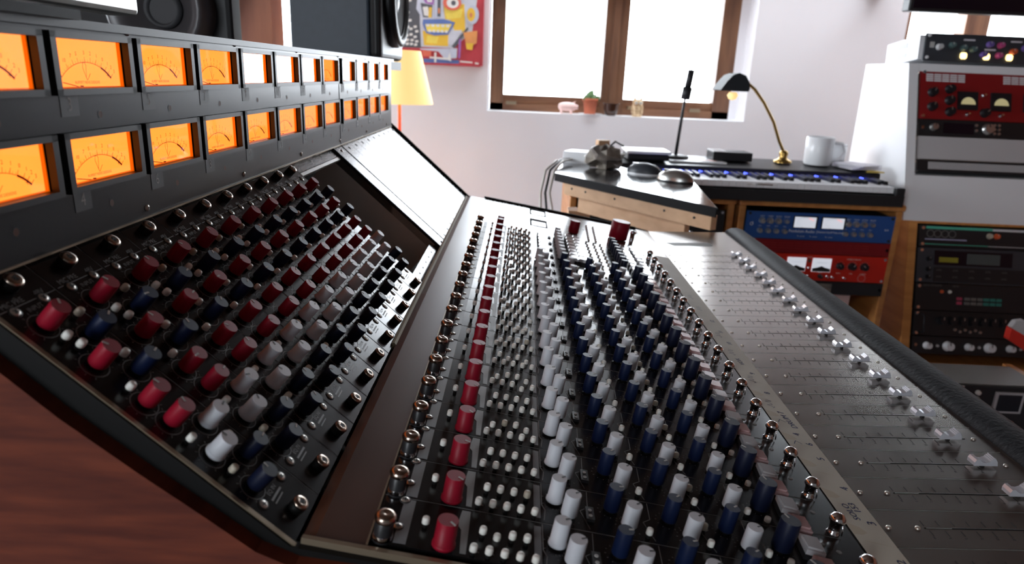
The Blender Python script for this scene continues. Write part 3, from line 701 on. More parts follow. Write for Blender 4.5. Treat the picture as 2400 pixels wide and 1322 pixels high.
patch('paint2', [(470,640),(1010,640),(960,900),(500,900)]); patch('paint3', [(560,720),(780,730),(740,860),(540,850)]); patch('paint10', [(970,620),(1230,600),(1060,890),(960,860)])
patch('paint5', [(430,-500),(690,-500),(690,430),(470,430),(350,260)]); patch('paint0', [(430,150),(660,180),(650,400),(480,400)]); patch('paint6', [(470,220),(570,210),(600,380),(500,370)]); patch('paint2', [(590,220),(650,220),(640,400),(580,400)])
patch('paint8', [(450,10),(700,-60),(680,180),(520,150)]); patch('paint6', [(540,20),(650,20),(650,130),(560,130)]); patch('paint0', [(575,50),(615,50),(615,95),(575,95)])
patch('paint5', [(700,-400),(870,-400),(860,400),(700,410)]); patch('paint0', [(750,-400),(815,-400),(815,380),(750,380)]); patch('paint7', [(765,230),(800,230),(800,320),(765,320)])
patch('paint4', [(480,440),(880,420),(1090,470),(960,690),(700,715),(540,680),(470,520)]); patch('paint3', [(520,520),(1030,500),(950,650),(560,650)])
for i in range(5): patch('paint6', [(540+i*95,520),(600+i*95,515),(605+i*95,560),(545+i*95,560)]); patch('paint6', [(580+i*80,620),(630+i*80,615),(635+i*80,660),(585+i*80,660)])
ell = lambda cx,cy,rx,ry: [(cx+rx*math.cos(a), cy+ry*math.sin(a)) for a in [2*PI*i/18 for i in range(18)]]
patch('paint9', ell(1030,130,175,130)); patch('paint6', ell(1040,130,115,90)); patch('paint0', ell(1055,130,45,45))
patch('paint5', ell(1420,320,120,170)); patch('paint2', ell(1390,320,80,120)); patch('paint7', ell(1390,330,30,45))
patch('paint0', [(1030,900),(1210,680),(1330,540),(1350,580),(1090,930)]); patch('paint11', [(1250,640),(1520,600),(1510,820),(1330,930)]); patch('paint8', [(1170,770),(1215,750),(1200,1110),(1160,1110)])
patch('paint5', [(420,960),(1140,930),(1130,1110),(900,1130),(780,1000),(440,980)]); patch('paint6', [(610,1100),(960,1110),(1000,1010),(1030,1170),(960,1150),(610,1130)]); patch('paint6', [(700,1020),(740,1020),(740,1200),(700,1200)])
patch('paint9', [(470,990),(640,990),(640,1100),(480,1100)]); patch('paint2', [(1300,830),(1450,830),(1430,950),(1320,940)])
for i, (px, py) in enumerate([(150,220),(160,310),(150,390),(200,450),(200,100),(160,570),(220,600),(300,560),(330,640),(140,720),(220,700),(300,740),(150,800),(240,800),(330,820),(150,870),(230,870),(310,880)]):
    patch('paint6', [(px,py),(px+60,py-8),(px+66,py+30),(px+8,py+42)])
patch('paint6', [(1200,1150),(1440,1165),(1440,1190),(1200,1180)]); patch('paint6', [(1490,1170),(1560,1180),(1555,1210),(1490,1200)])
b.build('painted_figure', t, T(0,0,H))

# floor lamp
t = thing('floor_lamp', T(-.46,2.6,0), 'floor lamp with glowing cream shade on a thin red-orange pole', 'floor lamp')
b = MB(); b.lathe([(.124,-.115),(.078,.07)], 'shade', T(-.462,2.6,0), 36, cap0=False, cap1=False); b.build('lamp_shade', t, T(0,0,H))
b = MB(); b.cyl(.006,-1.07,.02,'polered',T(-.462,2.6,0),10); b.build('pole', t, T(0,0,H)); b = MB(); b.lathe([(.13,-1.09),(.13,-1.08),(.02,-1.06)],'polered',T(-.462,2.6,0),24); b.build('base', t, T(0,0,H))
b = MB(); b.lathe([(0,-.04),(.022,-.02),(.026,0),(.012,.03),(.012,.045)],'lampyellow',T(-.462,2.6,0),16); b.build('bulb', t, T(0,0,H))
pl = D.lights.new('floor_lamp_bulb','POINT'); pl.energy = 2.0; pl.color = (1,.66,.36); pl.shadow_soft_size = .03; po = D.objects.new('floor_lamp_bulb', pl); C.objects.link(po); po.location = (-.462,2.6,H-.07)

# ------------------------------------------------------------------ window sill ornaments
zs = W1[2] + .001; ys = FY + .05
t = thing('cactus_plant', T(.31,ys,H+zs), 'small green cactus in a terracotta pot on the window sill', 'potted plant')
b = MB(); b.lathe([(.026,0),(.033,.062),(.038,.062),(.039,.075),(.034,.075),(.032,.066),(0,.066)],'terracotta',T(.312,ys,zs),24); b.build('pot', t, T(0,0,H))
b = MB()
for i in range(14):
    a = i*2.4; r_ = .005 + .0022*i; x_, y_ = .312 + r_*math.cos(a), ys + r_*math.sin(a); h_ = .045 - i*.002 + random.uniform(0,.012)
    b.lathe([(.004,.06),(.010,.07),(.011,.06+h_*.6),(.007,.06+h_*.9),(0,.06+h_)],'cactus',T(x_,y_,zs),8)
    for q in range(3): b.add([(x_+.012*math.cos(q*2+i),y_+.012*math.sin(q*2+i),zs+.075+q*.009),(x_,y_,zs+.08+q*.009),(x_,y_,zs+.072+q*.009)],[(0,1,2)],'ivory')
b.build('cactus', t, T(0,0,H))
b = MB(); b.lathe([(.0,0),(.05,.0),(.058,.006),(.05,.004),(0,.003)],'white',T(.315,ys-.005,zs-.0005),24); o = b.build('saucer', None, T(0,0,H)); tag(o, 'small white saucer under the terracotta cactus pot', 'saucer')
b = MB(); b.lathe([(.018,0),(.026,.004),(.036,.03),(.037,.052),(.040,.056),(.036,.056),(.033,.03),(.02,.008),(0,.008)],'browngloss',T(.412,ys,zs),24); o = b.build('cup', None, T(0,0,H)); tag(o, 'small dark brown glazed cup on the sill beside the cactus', 'cup')
t = thing('owl_ornament', T(.536,ys,H+zs), 'tan patterned owl ornament at the foot of the window', 'ornament')
b = MB(); b.lathe([(.022,0),(.028,.02),(.028,.045),(.024,.06),(.026,.07),(.018,.08),(0,.082)],'patterned',T(.536,ys,zs),18)
for s in (-1,1): b.lathe([(.009,.07),(.006,.085),(0,.092)],'patterned',T(.536+s*.015,ys,zs),8)
b.build('body', t, T(0,0,H))
b = MB()
for s in (-1,1): b.cyl(.007,0,.003,'ivory',T(.536+s*.011,ys-.026,zs+.064) @ RX(PI/2),12); b.cyl(.003,.003,.004,'inkdark',T(.536+s*.011,ys-.026,zs+.064) @ RX(PI/2),8)
b.build('eyes', t, T(0,0,H))
t = thing('pig_ornament', T(.21,ys,H+zs), 'little pale pink pig figurine left of the cactus', 'ornament')
b = MB(); Mp = T(.205,ys,zs+.032) @ RY(PI/2); b.lathe([(0,-.045),(.014,-.04),(.020,-.02),(.021,.005),(.017,.03),(.010,.042),(.010,.05),(0,.05)],'pink',Mp,16)
for dx in (-.028,.018):
    for dy in (-.01,.01): b.cyl(.006,0,.02,'pink',T(.205+dx,ys+dy,zs),8)
b.add([(.235,ys-.01,zs+.048),(.243,ys-.012,zs+.062),(.228,ys-.006,zs+.052)],[(0,1,2)],'pink'); b.build('body', t, T(0,0,H))

# ------------------------------------------------------------------ rack cabinets and desk by the window
def rack(name, x0, x1, y0, y1, z0, z1, th, label, mv='oak', mh='oakh'):
    t = thing(name, T((x0+x1)/2,(y0+y1)/2,0), label, 'rack cabinet')
    for xa in (x0, x1-th): b = MB(); b.box(xa,xa+th,y0,y1,z0,z1-th,mv); b.build('side_panel', t, T(0,0,H), bevel=.004)
    b = MB(); b.box(x0-.004,x1+.004,y0-.01,y1,z1-th,z1,mh); b.build('top_panel', t, T(0,0,H), bevel=.009, seg=3)
    b = MB(); b.box(x0+th,x1-th,y1-.01,y1,z0,z1-th,'cavity'); b.box(x0+th,x1-th,y0,y1,z0,z0+.02,mh); b.build('back_panel', t, T(0,0,H))
    return t
rack('rack_cabinet', .705, 1.228, 2.18, 2.62, -1.09, -.345, .022, 'orange oak cabinet holding the blue and red rack units')
rack('rack_cabinet', .16, .690, 2.18, 2.62, -1.09, -.345, .022, 'orange oak cabinet half hidden behind the black tabletop')
def unit(W_, w, h, d, mface, label, cat='rack unit', name='rack_unit', ears=True):
    t = thing(name, W_, label, cat)
    b = MB(); b.box(.012,w-.012,.002,d,-h+.002,-.002,'rackblack'); b.build('case', t, W_)
    b = MB(); b.box(0,w,-.004,.003,-h+.0008,-.0008,mface)
    if ears:
        for x in (.009,w-.009):
            for z in (-.008 if h>.05 else -h/2,-h+.008 if h>.05 else -h/2): b.cyl(.0045,0,.003,'chrome' if mface!='rackblue' else 'inkdark',T(x,-.004,z) @ RX(PI/2),10)
    b.build('faceplate', t, W_)
    return t
def part(t, W_, name, fn, label=None):
    b = MB(); fn(b); o = b.build(name, t, W_)
    if label: o['label'] = label
    return o
FP = RX(PI/2)        # lathe axis turned to face the viewer (-y)
def rk(b, x, z, r, m, h=.012, pm='ink', a=0):
    Mx = T(x,-.004,z) @ FP @ RZ(a); b.lathe([(r*1.15,0),(r*1.1,.002),(r,.003),(r*.92,h)], m, Mx, 16); b.box(-r*.1,r*.1,r*.2,r*.9,h-.001,h+.0006,pm,Mx)
def TM(x, z): return T(x,-.0045,z) @ FP   # printed flat on the face
W_ = T(.730,2.178,H-.383)
t = unit(W_, .474, .0885, .3, 'rackblue', 'blue two-meter rack compressor with small silver knobs')
for xo in (.05,.325):
    for i in range(4): part(t, W_, 'knob', lambda b: rk(b, xo+i*.026, -.030, .0085 if i<3 else .006, 'silver', .012, 'inkdark', rr()))
    for i in range(4): part(t, W_, 'knob', lambda b: rk(b, xo-.004+i*.0265, -.062, .0075, 'silver', .012, 'inkdark', rr()))
def vu(b, x, z, w, h):
    b.box(x-w/2-.003,x+w/2+.006,-.008,-.004,z-h/2-.003,z+h/2+.003,'inkdark'); b.box(x-w/2,x+w/2,-.009,-.008,z-h/2,z+h/2,'meterwhite')
    Mx = T(x,-.0095,z-h*.8) @ FP; b.line([(w*.62*math.sin(a),w*.62*math.cos(a)) for a in [math.radians(-38+i*5) for i in range(11)]], .0008, 0, 'inkdark', Mx)
    b.line([(w*.62*math.sin(a),w*.62*math.cos(a)) for a in [math.radians(14+i*5) for i in range(6)]], .0012, .0002, 'ledred', Mx); b.line([(-w*.1,h*.3),(-w*.42,h*.85)], .0006, .0003, 'inkdark', Mx)
part(t, W_, 'meter', lambda b: vu(b, .187, -.030, .068, .034)); part(t, W_, 'meter', lambda b: vu(b, .277, -.030, .068, .034))
def bl_text(b):
    M0 = T(0,-.0045,0) @ FP
    b.text('Pendulum Audio', .0125, .182, -.0605, 0, 'white', M0); b.text('|', .012, .231, -.0605, 0, 'white', M0); b.text('Remote Cutoff Tube Limiter', .0085, .278, -.0605, 0, 'white', M0, sx=.9)
    b.text('ES-8', .007, .452, -.045, 0, 'white', M0); b.ring(.004,.0052,0,'white',M0 @ T(.018,-.042,0)); b.box(.0205,.0215,-.042,-.034,0,.0002,'white',M0)
    for xo in (.05,.325):
        for i, s in enumerate(('INPUT','THRESH','ATTACK','RELEASE')): b.text(s, .0048, xo+i*.0262, -.0155, 0, 'white', M0); b.text(s[:4], .0045, xo-.004+i*.0265, -.0475, 0, 'white', M0)
        for i in range(4): b.ring(.0105,.0108,0,'white',M0 @ T(xo+i*.026,-.030,0),10,-.6,3.7)
    for x in (.17,.21,.26): b.line([(x,-.074),(x+.004,-.078)], .002, 0, 'silver', M0); b.text('BYPASS', .0045, x+.016, -.077, 0, 'white', M0)
part(t, W_, 'lettering', bl_text)
W_ = T(.730,2.176,H-.472); t = unit(W_, .474, .0445, .28, 'rackdarkred', 'dark red slotted vent panel under the blue unit', 'rack panel', 'vent_panel')
def slots(b):
    for i in range(13): 
        for j in range(3): b.box(.06+i*.027,.06+i*.027+.022,-.005,-.004,-.014-j*.008,-.011-j*.008,'maroon')
part(t, W_, 'vent_slots', slots)
W_ = T(.730,2.174,H-.517); t = unit(W_, .474, .0885, .3, 'rackred', 'bright red rack unit with two white meters, lower one in the oak cabinet')
for x, z, r in ((.115,-.035,.0105),(.322,-.035,.0105),(.362,-.035,.0115),(.402,-.035,.0115),(.165,-.072,.006),(.263,-.072,.0065)): part(t, W_, 'knob', lambda b: rk(b, x, z, r, 'blackk', .014, 'silver', rr()))
def vu2(b, x):
    b.box(x-.030,x+.030,-.008,-.004,-.057,-.012,'meterwhite'); b.prism([(-.029,-.022),(.029,-.022),(.029,-.012),(.012,-.008),(0,-.003),(-.012,-.008),(-.029,-.012)],0,.0006,'inkdark',T(x,-.008,-.034) @ FP); b.line([(-.016+i*.004,.008+.0008*math.sin(i)) for i in range(9)], .0007, .0007, 'inkdark', T(x,-.008,-.034) @ FP)
part(t, W_, 'meter', lambda b: vu2(b, .180)); part(t, W_, 'meter', lambda b: vu2(b, .262))
for x, z in ((.206,-.072),(.222,-.072),(.285,-.072),(.302,-.073),(.341,-.074),(.221,-.045)): part(t, W_, 'toggle_switch', lambda b: (b.lathe([(.004,0),(.004,.003),(.0018,.004),(.0024,.012)],'chrome',T(x,-.004,z) @ FP,10)))
def rtxt(b):
    M0 = T(0,-.0045,0) @ FP
    b.text('COMPRESSOR', .006, .09, -.012, 0, 'ivory', M0); b.text('STEREO VARI-MU', .006, .365, -.012, 0, 'ivory', M0); b.text('POWER', .005, .221, -.010, 0, 'ivory', M0)
    for x in (.115,.322,.362,.402):
        for k in range(9): a = math.radians(-120+k*30); b.line([(x+.0145*math.sin(a),-.035+.0145*math.cos(a)),(x+.0165*math.sin(a),-.035+.0165*math.cos(a))], .0009, 0, 'ivory', M0)
    for x, s in ((.12,'INPUT'),(.322,'RATIO'),(.362,'TIME'),(.402,'OUTPUT'),(.18,'LEFT'),(.262,'RIGHT')): b.text(s, .0052, x, -.060, 0, 'ivory', M0)
    b.ring(.012,.0125,0,'ivory',M0 @ T(.40,-.074,0),16); b.cyl(.006,0,.002,'gold',T(.221,-.0045,-.022) @ FP,12)
part(t, W_, 'lettering', rtxt)
W_ = T(.730,2.172,H-.606); t = unit(W_, .474, .044, .25, 'rackblack', 'black vented rack panel under the bright red unit', 'rack panel', 'vent_panel')
part(t, W_, 'vent_slots', lambda b: [b.box(.14+i*.006,.14+i*.006+.0045,-.005,-.004,-.036,-.008,'crumple') for i in range(28)])
t = thing('open_box', T(.95,2.25,H-.95), 'pale carton standing low inside the oak cabinet', 'box'); b = MB(); b.box(.80,1.12,2.2,2.5,-1.06,-.66,'pink'); b.build('carton', t, T(0,0,H))
W_ = T(.185,2.176,H-.385); t = unit(W_, .474, .0885, .3, 'rackblack', 'black rack unit with a row of silver switches behind the big red knob')
for i in range(6): part(t, W_, 'switch', lambda b: b.lathe([(.006,0),(.006,.004),(.0035,.005),(.004,.014)],'chrome',T(.23+i*.028,-.004,-.074) @ FP,10))
part(t, W_, 'lettering', lambda b: [b.text('READY', .006, .225+i*.028, -.085, 0, 'ivory', T(0,-.0046,0) @ FP) for i in range(6)])

# keyboard on the cabinets
t = thing('keyboard', T(.75,2.3,H-.343), 'black stage keyboard with white keys and tiny blue lights on the oak cabinets', 'keyboard')
kx0, kx1, ky0, ky1 = .33, 1.185, 2.115, 2.50
b = MB(); b.prism([(ky0,-.343),(ky0,-.308),(ky0+.165,-.302),(ky0+.17,-.262),(ky1,-.250),(ky1,-.343)], kx0, kx1, 'rackblack', Matrix(((0,0,1,0),(1,0,0,0),(0,1,0,0),(0,0,0,1)))); b.box(kx1-.03,kx1,ky0,ky0+.17,-.31,-.284,'rackblack'); b.box(kx0,kx0+.04,ky0,ky0+.17,-.31,-.284,'rackblack'); b.build('body', t, T(0,0,H), bevel=.004)
b = MB(); b.box(kx0+.17,kx0+.36,2.33,2.485,-.258,-.2525,'whitegloss')
for i in range(3): b.box(kx0+.24+i*.035,kx0+.265+i*.035,2.36,2.40,-.2525,-.2515,'pink')
b.build('control_panel', t, T(0,0,H))
nk = 37; kw = (kx1-kx0-.07)/nk; ks = kx0+.04
b = MB(); b.box(0,kw-.0012,0,.145,-.018,0,'white'); wk = proto(b,'w'); b = MB(); b.box(0,.011,0,.092,-.004,.011,'blackk'); bk = proto(b,'b')
for i in range(nk):
    inst('white_key', wk, t, T(ks+i*kw, ky0+.012, H-.284))
    if i % 7 in (0,1,3,4,5): inst('black_key', bk, t, T(ks+(i+1)*kw-.0055, ky0+.065, H-.284))
b = MB()
for i in range(nk): b.box(ks+i*kw+.004,ks+i*kw+.009,ky0+.162,ky0+.165,-.281,-.275,'ledblue')
for i in range(0,nk,1): b.box(ks+i*kw+.010,ks+i*kw+.014,ky0+.158,ky0+.162,-.279,-.276,'ledblue')
b.build('blue_lights', t, T(0,0,H))

# desk lamp
t = thing('desk_lamp', T(.90,2.42,H-.25), 'brass desk lamp with a black shell shade over the keyboard', 'desk lamp')
bx, by = .905, 2.41
b = MB(); b.lathe([(.030,-.2515),(.030,-.245),(.018,-.240),(.012,-.232),(.016,-.222),(.012,-.212),(0,-.208)],'agedbrass',T(bx,by,0),20); b.build('base', t, T(0,0,H))
b = MB(); b.tube([(bx-.002,by,-.215),(bx-.010,by,-.20),(bx-.022,by,-.18),(bx-.05,by,-.117),(bx-.092,by,-.055),(bx-.13,by,-.012),(bx-.155,by,.006),(bx-.195,by-.02,.022)], .0052, 'agedbrass', 10); b.build('arm', t, T(0,0,H))
b = MB()
sx, sz = bx-.218, -.020
prof = [(-.048,-.0),(-.03,.028),(-.012,.05),(.008,.058),(.03,.05),(.044,.03),(.048,.008),(.044,.0)]
b.prism([(x,z) for x,z in prof], -.055, .055, 'lampblack', T(sx,by-.02,sz) @ RX(PI/2), smooth=True)
b.build('shade', t, T(0,0,H), bevel=.01, seg=3)
b = MB(); b.lathe([(.012,-.004),(.018,-.014),(.012,-.026),(0,-.03)],'shade',T(sx+.01,by-.02,sz),14); b.build('bulb', t, T(0,0,H))

# microphone stand
t = thing('microphone_stand', T(.54,2.42,H-.255), 'black desktop microphone stand with grey clip on round base', 'microphone stand')
mx_, my_ = .535, 2.42
b = MB(); b.lathe([(.045,-.2535),(.046,-.247),(.040,-.243),(.01,-.240)],'blackk',T(mx_,my_,0),28); b.build('base', t, T(0,0,H))
b = MB(); b.tube([(mx_,my_,-.245),(mx_+.008,my_,-.10),(mx_+.013,my_,-.03)], [.006,.005,.0035], 'blackk', 10); b.tube([(mx_+.008,my_,-.11),(mx_+.0135,my_,-.02)], .0028, 'blackk', 8); b.build('pole', t, T(0,0,H))
b = MB(); b.tube([(mx_+.012,my_,-.055),(mx_+.0165,my_,-.014)], .016, 'blackk', 14); b.tube([(mx_+.0165,my_,-.016),(mx_+.023,my_,.042)], .0115, 'blackk', 12); b.build('clip', t, T(0,0,H))
b = MB(); b.tube([(mx_+.023,my_,.04),(mx_+.022,my_,.10),(mx_+.018,my_,.125)], .002, 'silver', 8); b.tube([(mx_+.018,my_,.125),(mx_-.03,my_,.128),(mx_-.055,my_,.12),(mx_-.06,my_,.09)], .0018, 'white', 8); b.build('boom', t, T(0,0,H))

# mug, papers, interface
t = thing('mug', T(1.02,2.40,H-.252), 'tall white mug at the back of the keyboard', 'mug')
b = MB(); b.lathe([(.042,-.252),(.046,-.245),(.046,-.16),(.0435,-.158),(.043,-.24),(0,-.243)],'whitegloss',T(1.02,2.40,0),28); b.build('body', t, T(0,0,H))
b = MB(); b.tube([(1.062,2.39,-.175),(1.09,2.385,-.178),(1.10,2.385,-.205),(1.085,2.388,-.23),(1.062,2.39,-.232)], .006, 'whitegloss', 10); b.build('handle', t, T(0,0,H))
b = MB(); b.lathe([(.028,-.25),(.034,-.24),(.036,-.185),(.033,-.185),(.03,-.24)],'whitegloss',T(1.105,2.46,0),22); o = b.build('cup', None, T(0,0,H)); tag(o, 'second white cup with a red mark half hidden behind the mug', 'cup')
t = thing('paper_stack', T(1.13,2.36,H-.26), 'loose sheets of paper on the right end of the keyboard', 'papers')
b = MB()
for i in range(4): b.box(-.055,.055,-.06,.05,i*.004,i*.004+.002,'paper',T(1.135,2.36,-.2535) @ RZ(.2+i*.13))
b.build('sheet', t, T(0,0,H))
b = MB(); b.prism([(-.03,-.03),(.03,-.03),(.0,.03)],0,.004,'yellowcard',T(1.165,2.31,-.259)); o = b.build('card', None, T(0,0,H)); tag(o, 'small yellow card beside the loose papers', 'card')
t = thing('audio_interface', T(.74,2.43,H-.25), 'small black box with white top lying behind the keys, left of the brass lamp', 'audio interface')
b = MB(); b.box(.655,.79,2.38,2.47,-.2515,-.222,'blackk'); b.build('case', t, T(0,0,H), bevel=.003); b = MB(); b.box(.655,.70,2.38,2.47,-.2218,-.219,'whitegloss'); b.build('lid_label', t, T(0,0,H))
b = MB(); b.tube([(.70,2.09+.0,-.326),(.78,2.09,-.326)], .004, 'silver', 8); o = b.build('pen', None, T(0,.04,H+.022+.012)); tag(o, 'silver pen lying on the front lip of the keyboard', 'pen')

# black tabletop on pine battens
zt = -.255
P_ = dict(fl=(.0925,1.912), frr=(.426,1.463), br=(.475,1.92), bl=(.1435,2.294))
t = thing('side_table', T(.3,1.95,0), 'glossy black tabletop on raw pine battens between console and keyboard', 'table')
b = MB(); b.prism([P_['fl'],P_['frr'],P_['br'],P_['bl']], zt-.022, zt-.001, 'tableedge'); b.prism([(x*.99+.003,y*.997+.006) for x,y in (P_['fl'],P_['frr'],P_['br'],P_['bl'])], zt-.001, zt, 'tabletop'); b.build('tabletop', t, T(0,0,H), bevel=.004, seg=3)
def along(f, d=0):      # point along the front edge, d metres behind it
    x = P_['fl'][0] + (P_['frr'][0]-P_['fl'][0])*f; y = P_['fl'][1] + (P_['frr'][1]-P_['fl'][1])*f
    return x + d*.8, y + d*.6
def batten(f0, f1, z0, z1, d, th, name='batten', m='pine'):
    b = MB(); p, q = along(f0, d), along(f1, d); r_, s_ = along(f1, d+th), along(f0, d+th); b.prism([p,q,r_,s_], z0, z1, m); return b.build(name, t, T(0,0,H), bevel=.002)
batten(.055, .965, zt-.055, zt-.0225, .010, .02); batten(.12,.80, zt-.10, zt-.0555, .035, .018)
b = MB(); p = along(.06,.03); b.box(p[0],p[0]+.06,p[1]-.02,p[1]+.04,-1.09,zt-.1,'pine'); b.build('leg', t, T(0,0,H)); b = MB(); p = along(.62,.13); b.box(p[0]-.03,p[0]+.03,p[1],p[1]+.06,-1.09,zt-.023,'pine'); b.build('leg', t, T(0,0,H))
b = MB(); p = along(.25,.01)
for f_ in (.12,.22,.42,.72,.88): 
    q = along(f_, .0095); b.cyl(.003,0,.001,'inkdark',T(q[0],q[1],zt-.035) @ RZ(-.93) @ RX(PI/2),8)
b.build('screw', t, T(0,0,H))
# clutter on the tabletop
b = MB(); b.box(-.045,.045,-.04,.04,0,.036,'white',T(.184,2.18,zt) @ RZ(-.4)); o = b.build('white_box', None, T(0,0,H), bevel=.002); tag(o, 'plain white box at the back left corner of the black tabletop', 'box')
import math as _m
b = MB(); nn, mm = 12, 9; vs = []; fs = []
random.seed(3)
for j in range(mm):
    for i in range(nn):
        a = 2*PI*i/nn; q = PI*j/(mm-1); r_ = .045*(1+random.uniform(-.35,.35)); vs.append((r_*math.sin(q)*math.cos(a)*1.15, r_*math.sin(q)*math.sin(a), .03 + r_*.8*math.cos(q)*.9))
for j in range(mm-1):
    for i in range(nn): k=(i+1)%nn; fs.append((j*nn+i,j*nn+k,(j+1)*nn+k,(j+1)*nn+i))
b.add([(x,y,max(z,.001)) for x,y,z in vs], fs, 'crumple', T(.247,2.067,zt)); t2 = thing('crumpled_bag', T(.26,2.2,H+zt), 'crumpled greyish-brown bag on the back of the black tabletop', 'bag'); b.build('bag', t2, T(0,0,H))
b = MB(); b.box(-.018,.018,-.012,.012,0,.02,'pine',T(.241,2.096,zt+.06) @ RZ(.3)); b.tube([(.247,2.077,zt+.05),(.274,2.06,zt+.08),(.302,2.08,zt+.066)], .003, 'cableblack', 6); b.build('loose_contents', t2, T(0,0,H))
t2 = thing('router', T(.40,2.25,H+zt), 'white-topped flat black box beyond the black tabletop, left of the microphone stand', 'router')
b = MB(); b.box(.35,.49,2.30,2.42,-.2535,-.232,'blackk',); b.build('case', t2, T(0,0,H), bevel=.006); b = MB(); b.box(.345,.495,2.295,2.425,-.232,-.222,'whitegloss'); b.build('lid', t2, T(0,0,H), bevel=.004, seg=3)
def mouse(x, y, rot, m1, m2, label):
    t2 = thing('computer_mouse', T(x,y,H+zt), label, 'computer mouse', None); Mx = T(x,y,zt) @ RZ(rot)
    b = MB(); vs=[]; fs=[]; nn, mm = 20, 7
    for j in range(mm):
        q = (PI/2)*j/(mm-1)
        for i in range(nn): a = 2*PI*i/nn; vs.append((.052*math.cos(q)*math.cos(a), .030*math.cos(q)*math.sin(a), .004+.028*math.sin(q)))
    for j in range(mm-1):
        for i in range(nn): k=(i+1)%nn; fs.append((j*nn+i,j*nn+k,(j+1)*nn+k,(j+1)*nn+i))
    b.add(vs, fs, m1, Mx, True); b.lathe([(.03,0),(.03,.004)], m2, Mx @ Matrix.Diagonal((1.7,1,1,1)), 20); b.build('shell', t2, T(0,0,H))
    b = MB(); b.box(-.035,-.018,-.004,.004,.024,.030,m2,Mx); b.build('scroll_wheel', t2, T(0,0,H))
mouse(.351,1.969,-.5,'rackslate','whitegloss','dark mouse with pale edge on the black tabletop, the left one')
mouse(.415,1.846,-.6,'silver','rackblack','silver-grey mouse near the right corner of the black tabletop')
# cables hanging from the table
for i, (x, m_, lab) in enumerate(((.075,'cablewhite','white cable looping down off the left edge of the black tabletop'),(.088,'cableblack','black cable hanging off the left corner of the tabletop'),(.10,'cablewhite','thin pale cable hanging closest to the pine leg'))):
    b = MB(); b.tube([(.16,2.20-i*.02,zt+.012),(.104+i*.01,2.07,zt+.016),(x-.006,1.96,zt+.0),(x-.018,1.93,zt-.06),(x-.016+i*.008,1.89,zt-.14),(x-.026+i*.012,1.84,zt-.30)], .0035, m_, 8); o = b.build('cable', None, T(0,0,H)); tag(o, lab, 'cable')

# ------------------------------------------------------------------ white rack, oak rack, tape machine on the right
G = 1.22; GS[0] = G; UW = .483/G
t = thing('white_rack', T(1.58,2.38,0), 'white painted sloping studio rack standing on the oak rack at the right', 'rack')
sl = .32   # how far the face leans: metres nearer per metre lower
Myz = Matrix(((0,0,1,0),(1,0,0,0),(0,1,0,0),(0,0,0,1)))
def face_y(z): return 1.93 + (z-.07)*sl
b = MB(); b.prism([(face_y(.075)-.0,.075),(2.17,.075),(2.17,-.326),(face_y(-.326),-.326)], 1.02, 1.045, 'white', Myz); b.build('side_panel', t, T(0,0,H), bevel=.003)
b = MB(); b.prism([(face_y(.075),.075),(2.17,.075),(2.17,-.326),(face_y(-.326),-.326)], 1.449, 1.474, 'white', Myz); b.build('side_panel', t, T(0,0,H), bevel=.003)
b = MB(); b.prism([(face_y(.075),.075),(2.17,.075),(2.17,.055),(face_y(.055)+.001,.055)], 1.045, 1.449, 'white', Myz); b.build('top_panel', t, T(0,0,H))
b = MB(); b.prism([(face_y(-.21)+.001,-.21),(face_y(-.21)+.05,-.21),(face_y(-.326)+.05,-.326),(face_y(-.326)+.001,-.326)], 1.045, 1.449, 'white', Myz); b.build('apron', t, T(0,0,H))
tilt = math.atan(sl); cs = math.cos(tilt)
def on_face(x, z): z += .008; return T(x*G, (face_y(z)+.006)*G, H+z*G) @ RX(-tilt)
dz = lambda h: h*cs
W_ = on_face(1.053, .052); t = unit(W_, UW, .1335, .09, 'maroon', 'dark red rack unit with square yellow dial meters in the white rack')
for xo, n_s in ((.015,5),(.22,4)): part(t, W_, 'vent_slots', lambda b: [b.box(xo+i*.021,xo+.018+i*.021,-.0055,-.004,-.016-j*.0055,-.0125-j*.0055,'whitegloss') for i in range(n_s) for j in range(4)])
for x, z in ((.032,-.062),(.032,-.100),(.078,-.052),(.078,-.082),(.080,-.112),(.172,-.112)): part(t, W_, 'knob', lambda b: rk(b, x, z, .011, 'blackk', .013, 'silver', rr()))
def vu3(b, x):
    b.box(x-.026,x+.026,-.010,-.004,-.106,-.058,'blackk'); b.prism([(.019*math.cos(a),.019*math.sin(a)) for a in [PI*i/14 for i in range(15)]],0,.001,'meteryellow',T(x,-.010,-.092) @ FP)
part(t, W_, 'meter', lambda b: vu3(b, .125)); part(t, W_, 'meter', lambda b: vu3(b, .213)); part(t, W_, 'meter', lambda b: vu3(b, .30))
for x, z in ((.166,-.066),(.125,-.118),(.213,-.118)): part(t, W_, 'toggle_switch', lambda b: b.lathe([(.005,0),(.005,.003),(.002,.004),(.003,.014)],'chrome',T(x,-.004,z) @ FP,10))
part(t, W_, 'lettering', lambda b: (b.text('THRESHOLD', .006, .032, -.046, 0, 'gold', T(0,-.0046,0) @ FP), b.text('RATIO', .005, .032, -.083, 0, 'gold', T(0,-.0046,0) @ FP)))
W_ = on_face(1.053, .052-dz(.134)); t = unit(W_, UW, .044, .09, 'rackblack', 'slim black rack unit with silver dials under the dark red one')
for x, r in ((.038,.009),(.182,.013)): part(t, W_, 'dial', lambda b: rk(b, x, -.021, r, 'silver', .012, 'inkdark', rr()))
part(t, W_, 'display_window', lambda b: b.box(.065,.145,-.0052,-.004,-.036,-.008,'screen'))
for i, (x, z) in enumerate([(.152,-.012),(.152,-.026)]+[(.200+i*.012,-.010-j*.011) for i in range(2) for j in range(3)]): part(t, W_, 'button', lambda b: b.lathe([(.004,0),(.0035,.003)],'silver',T(x,-.004,z) @ FP,8))
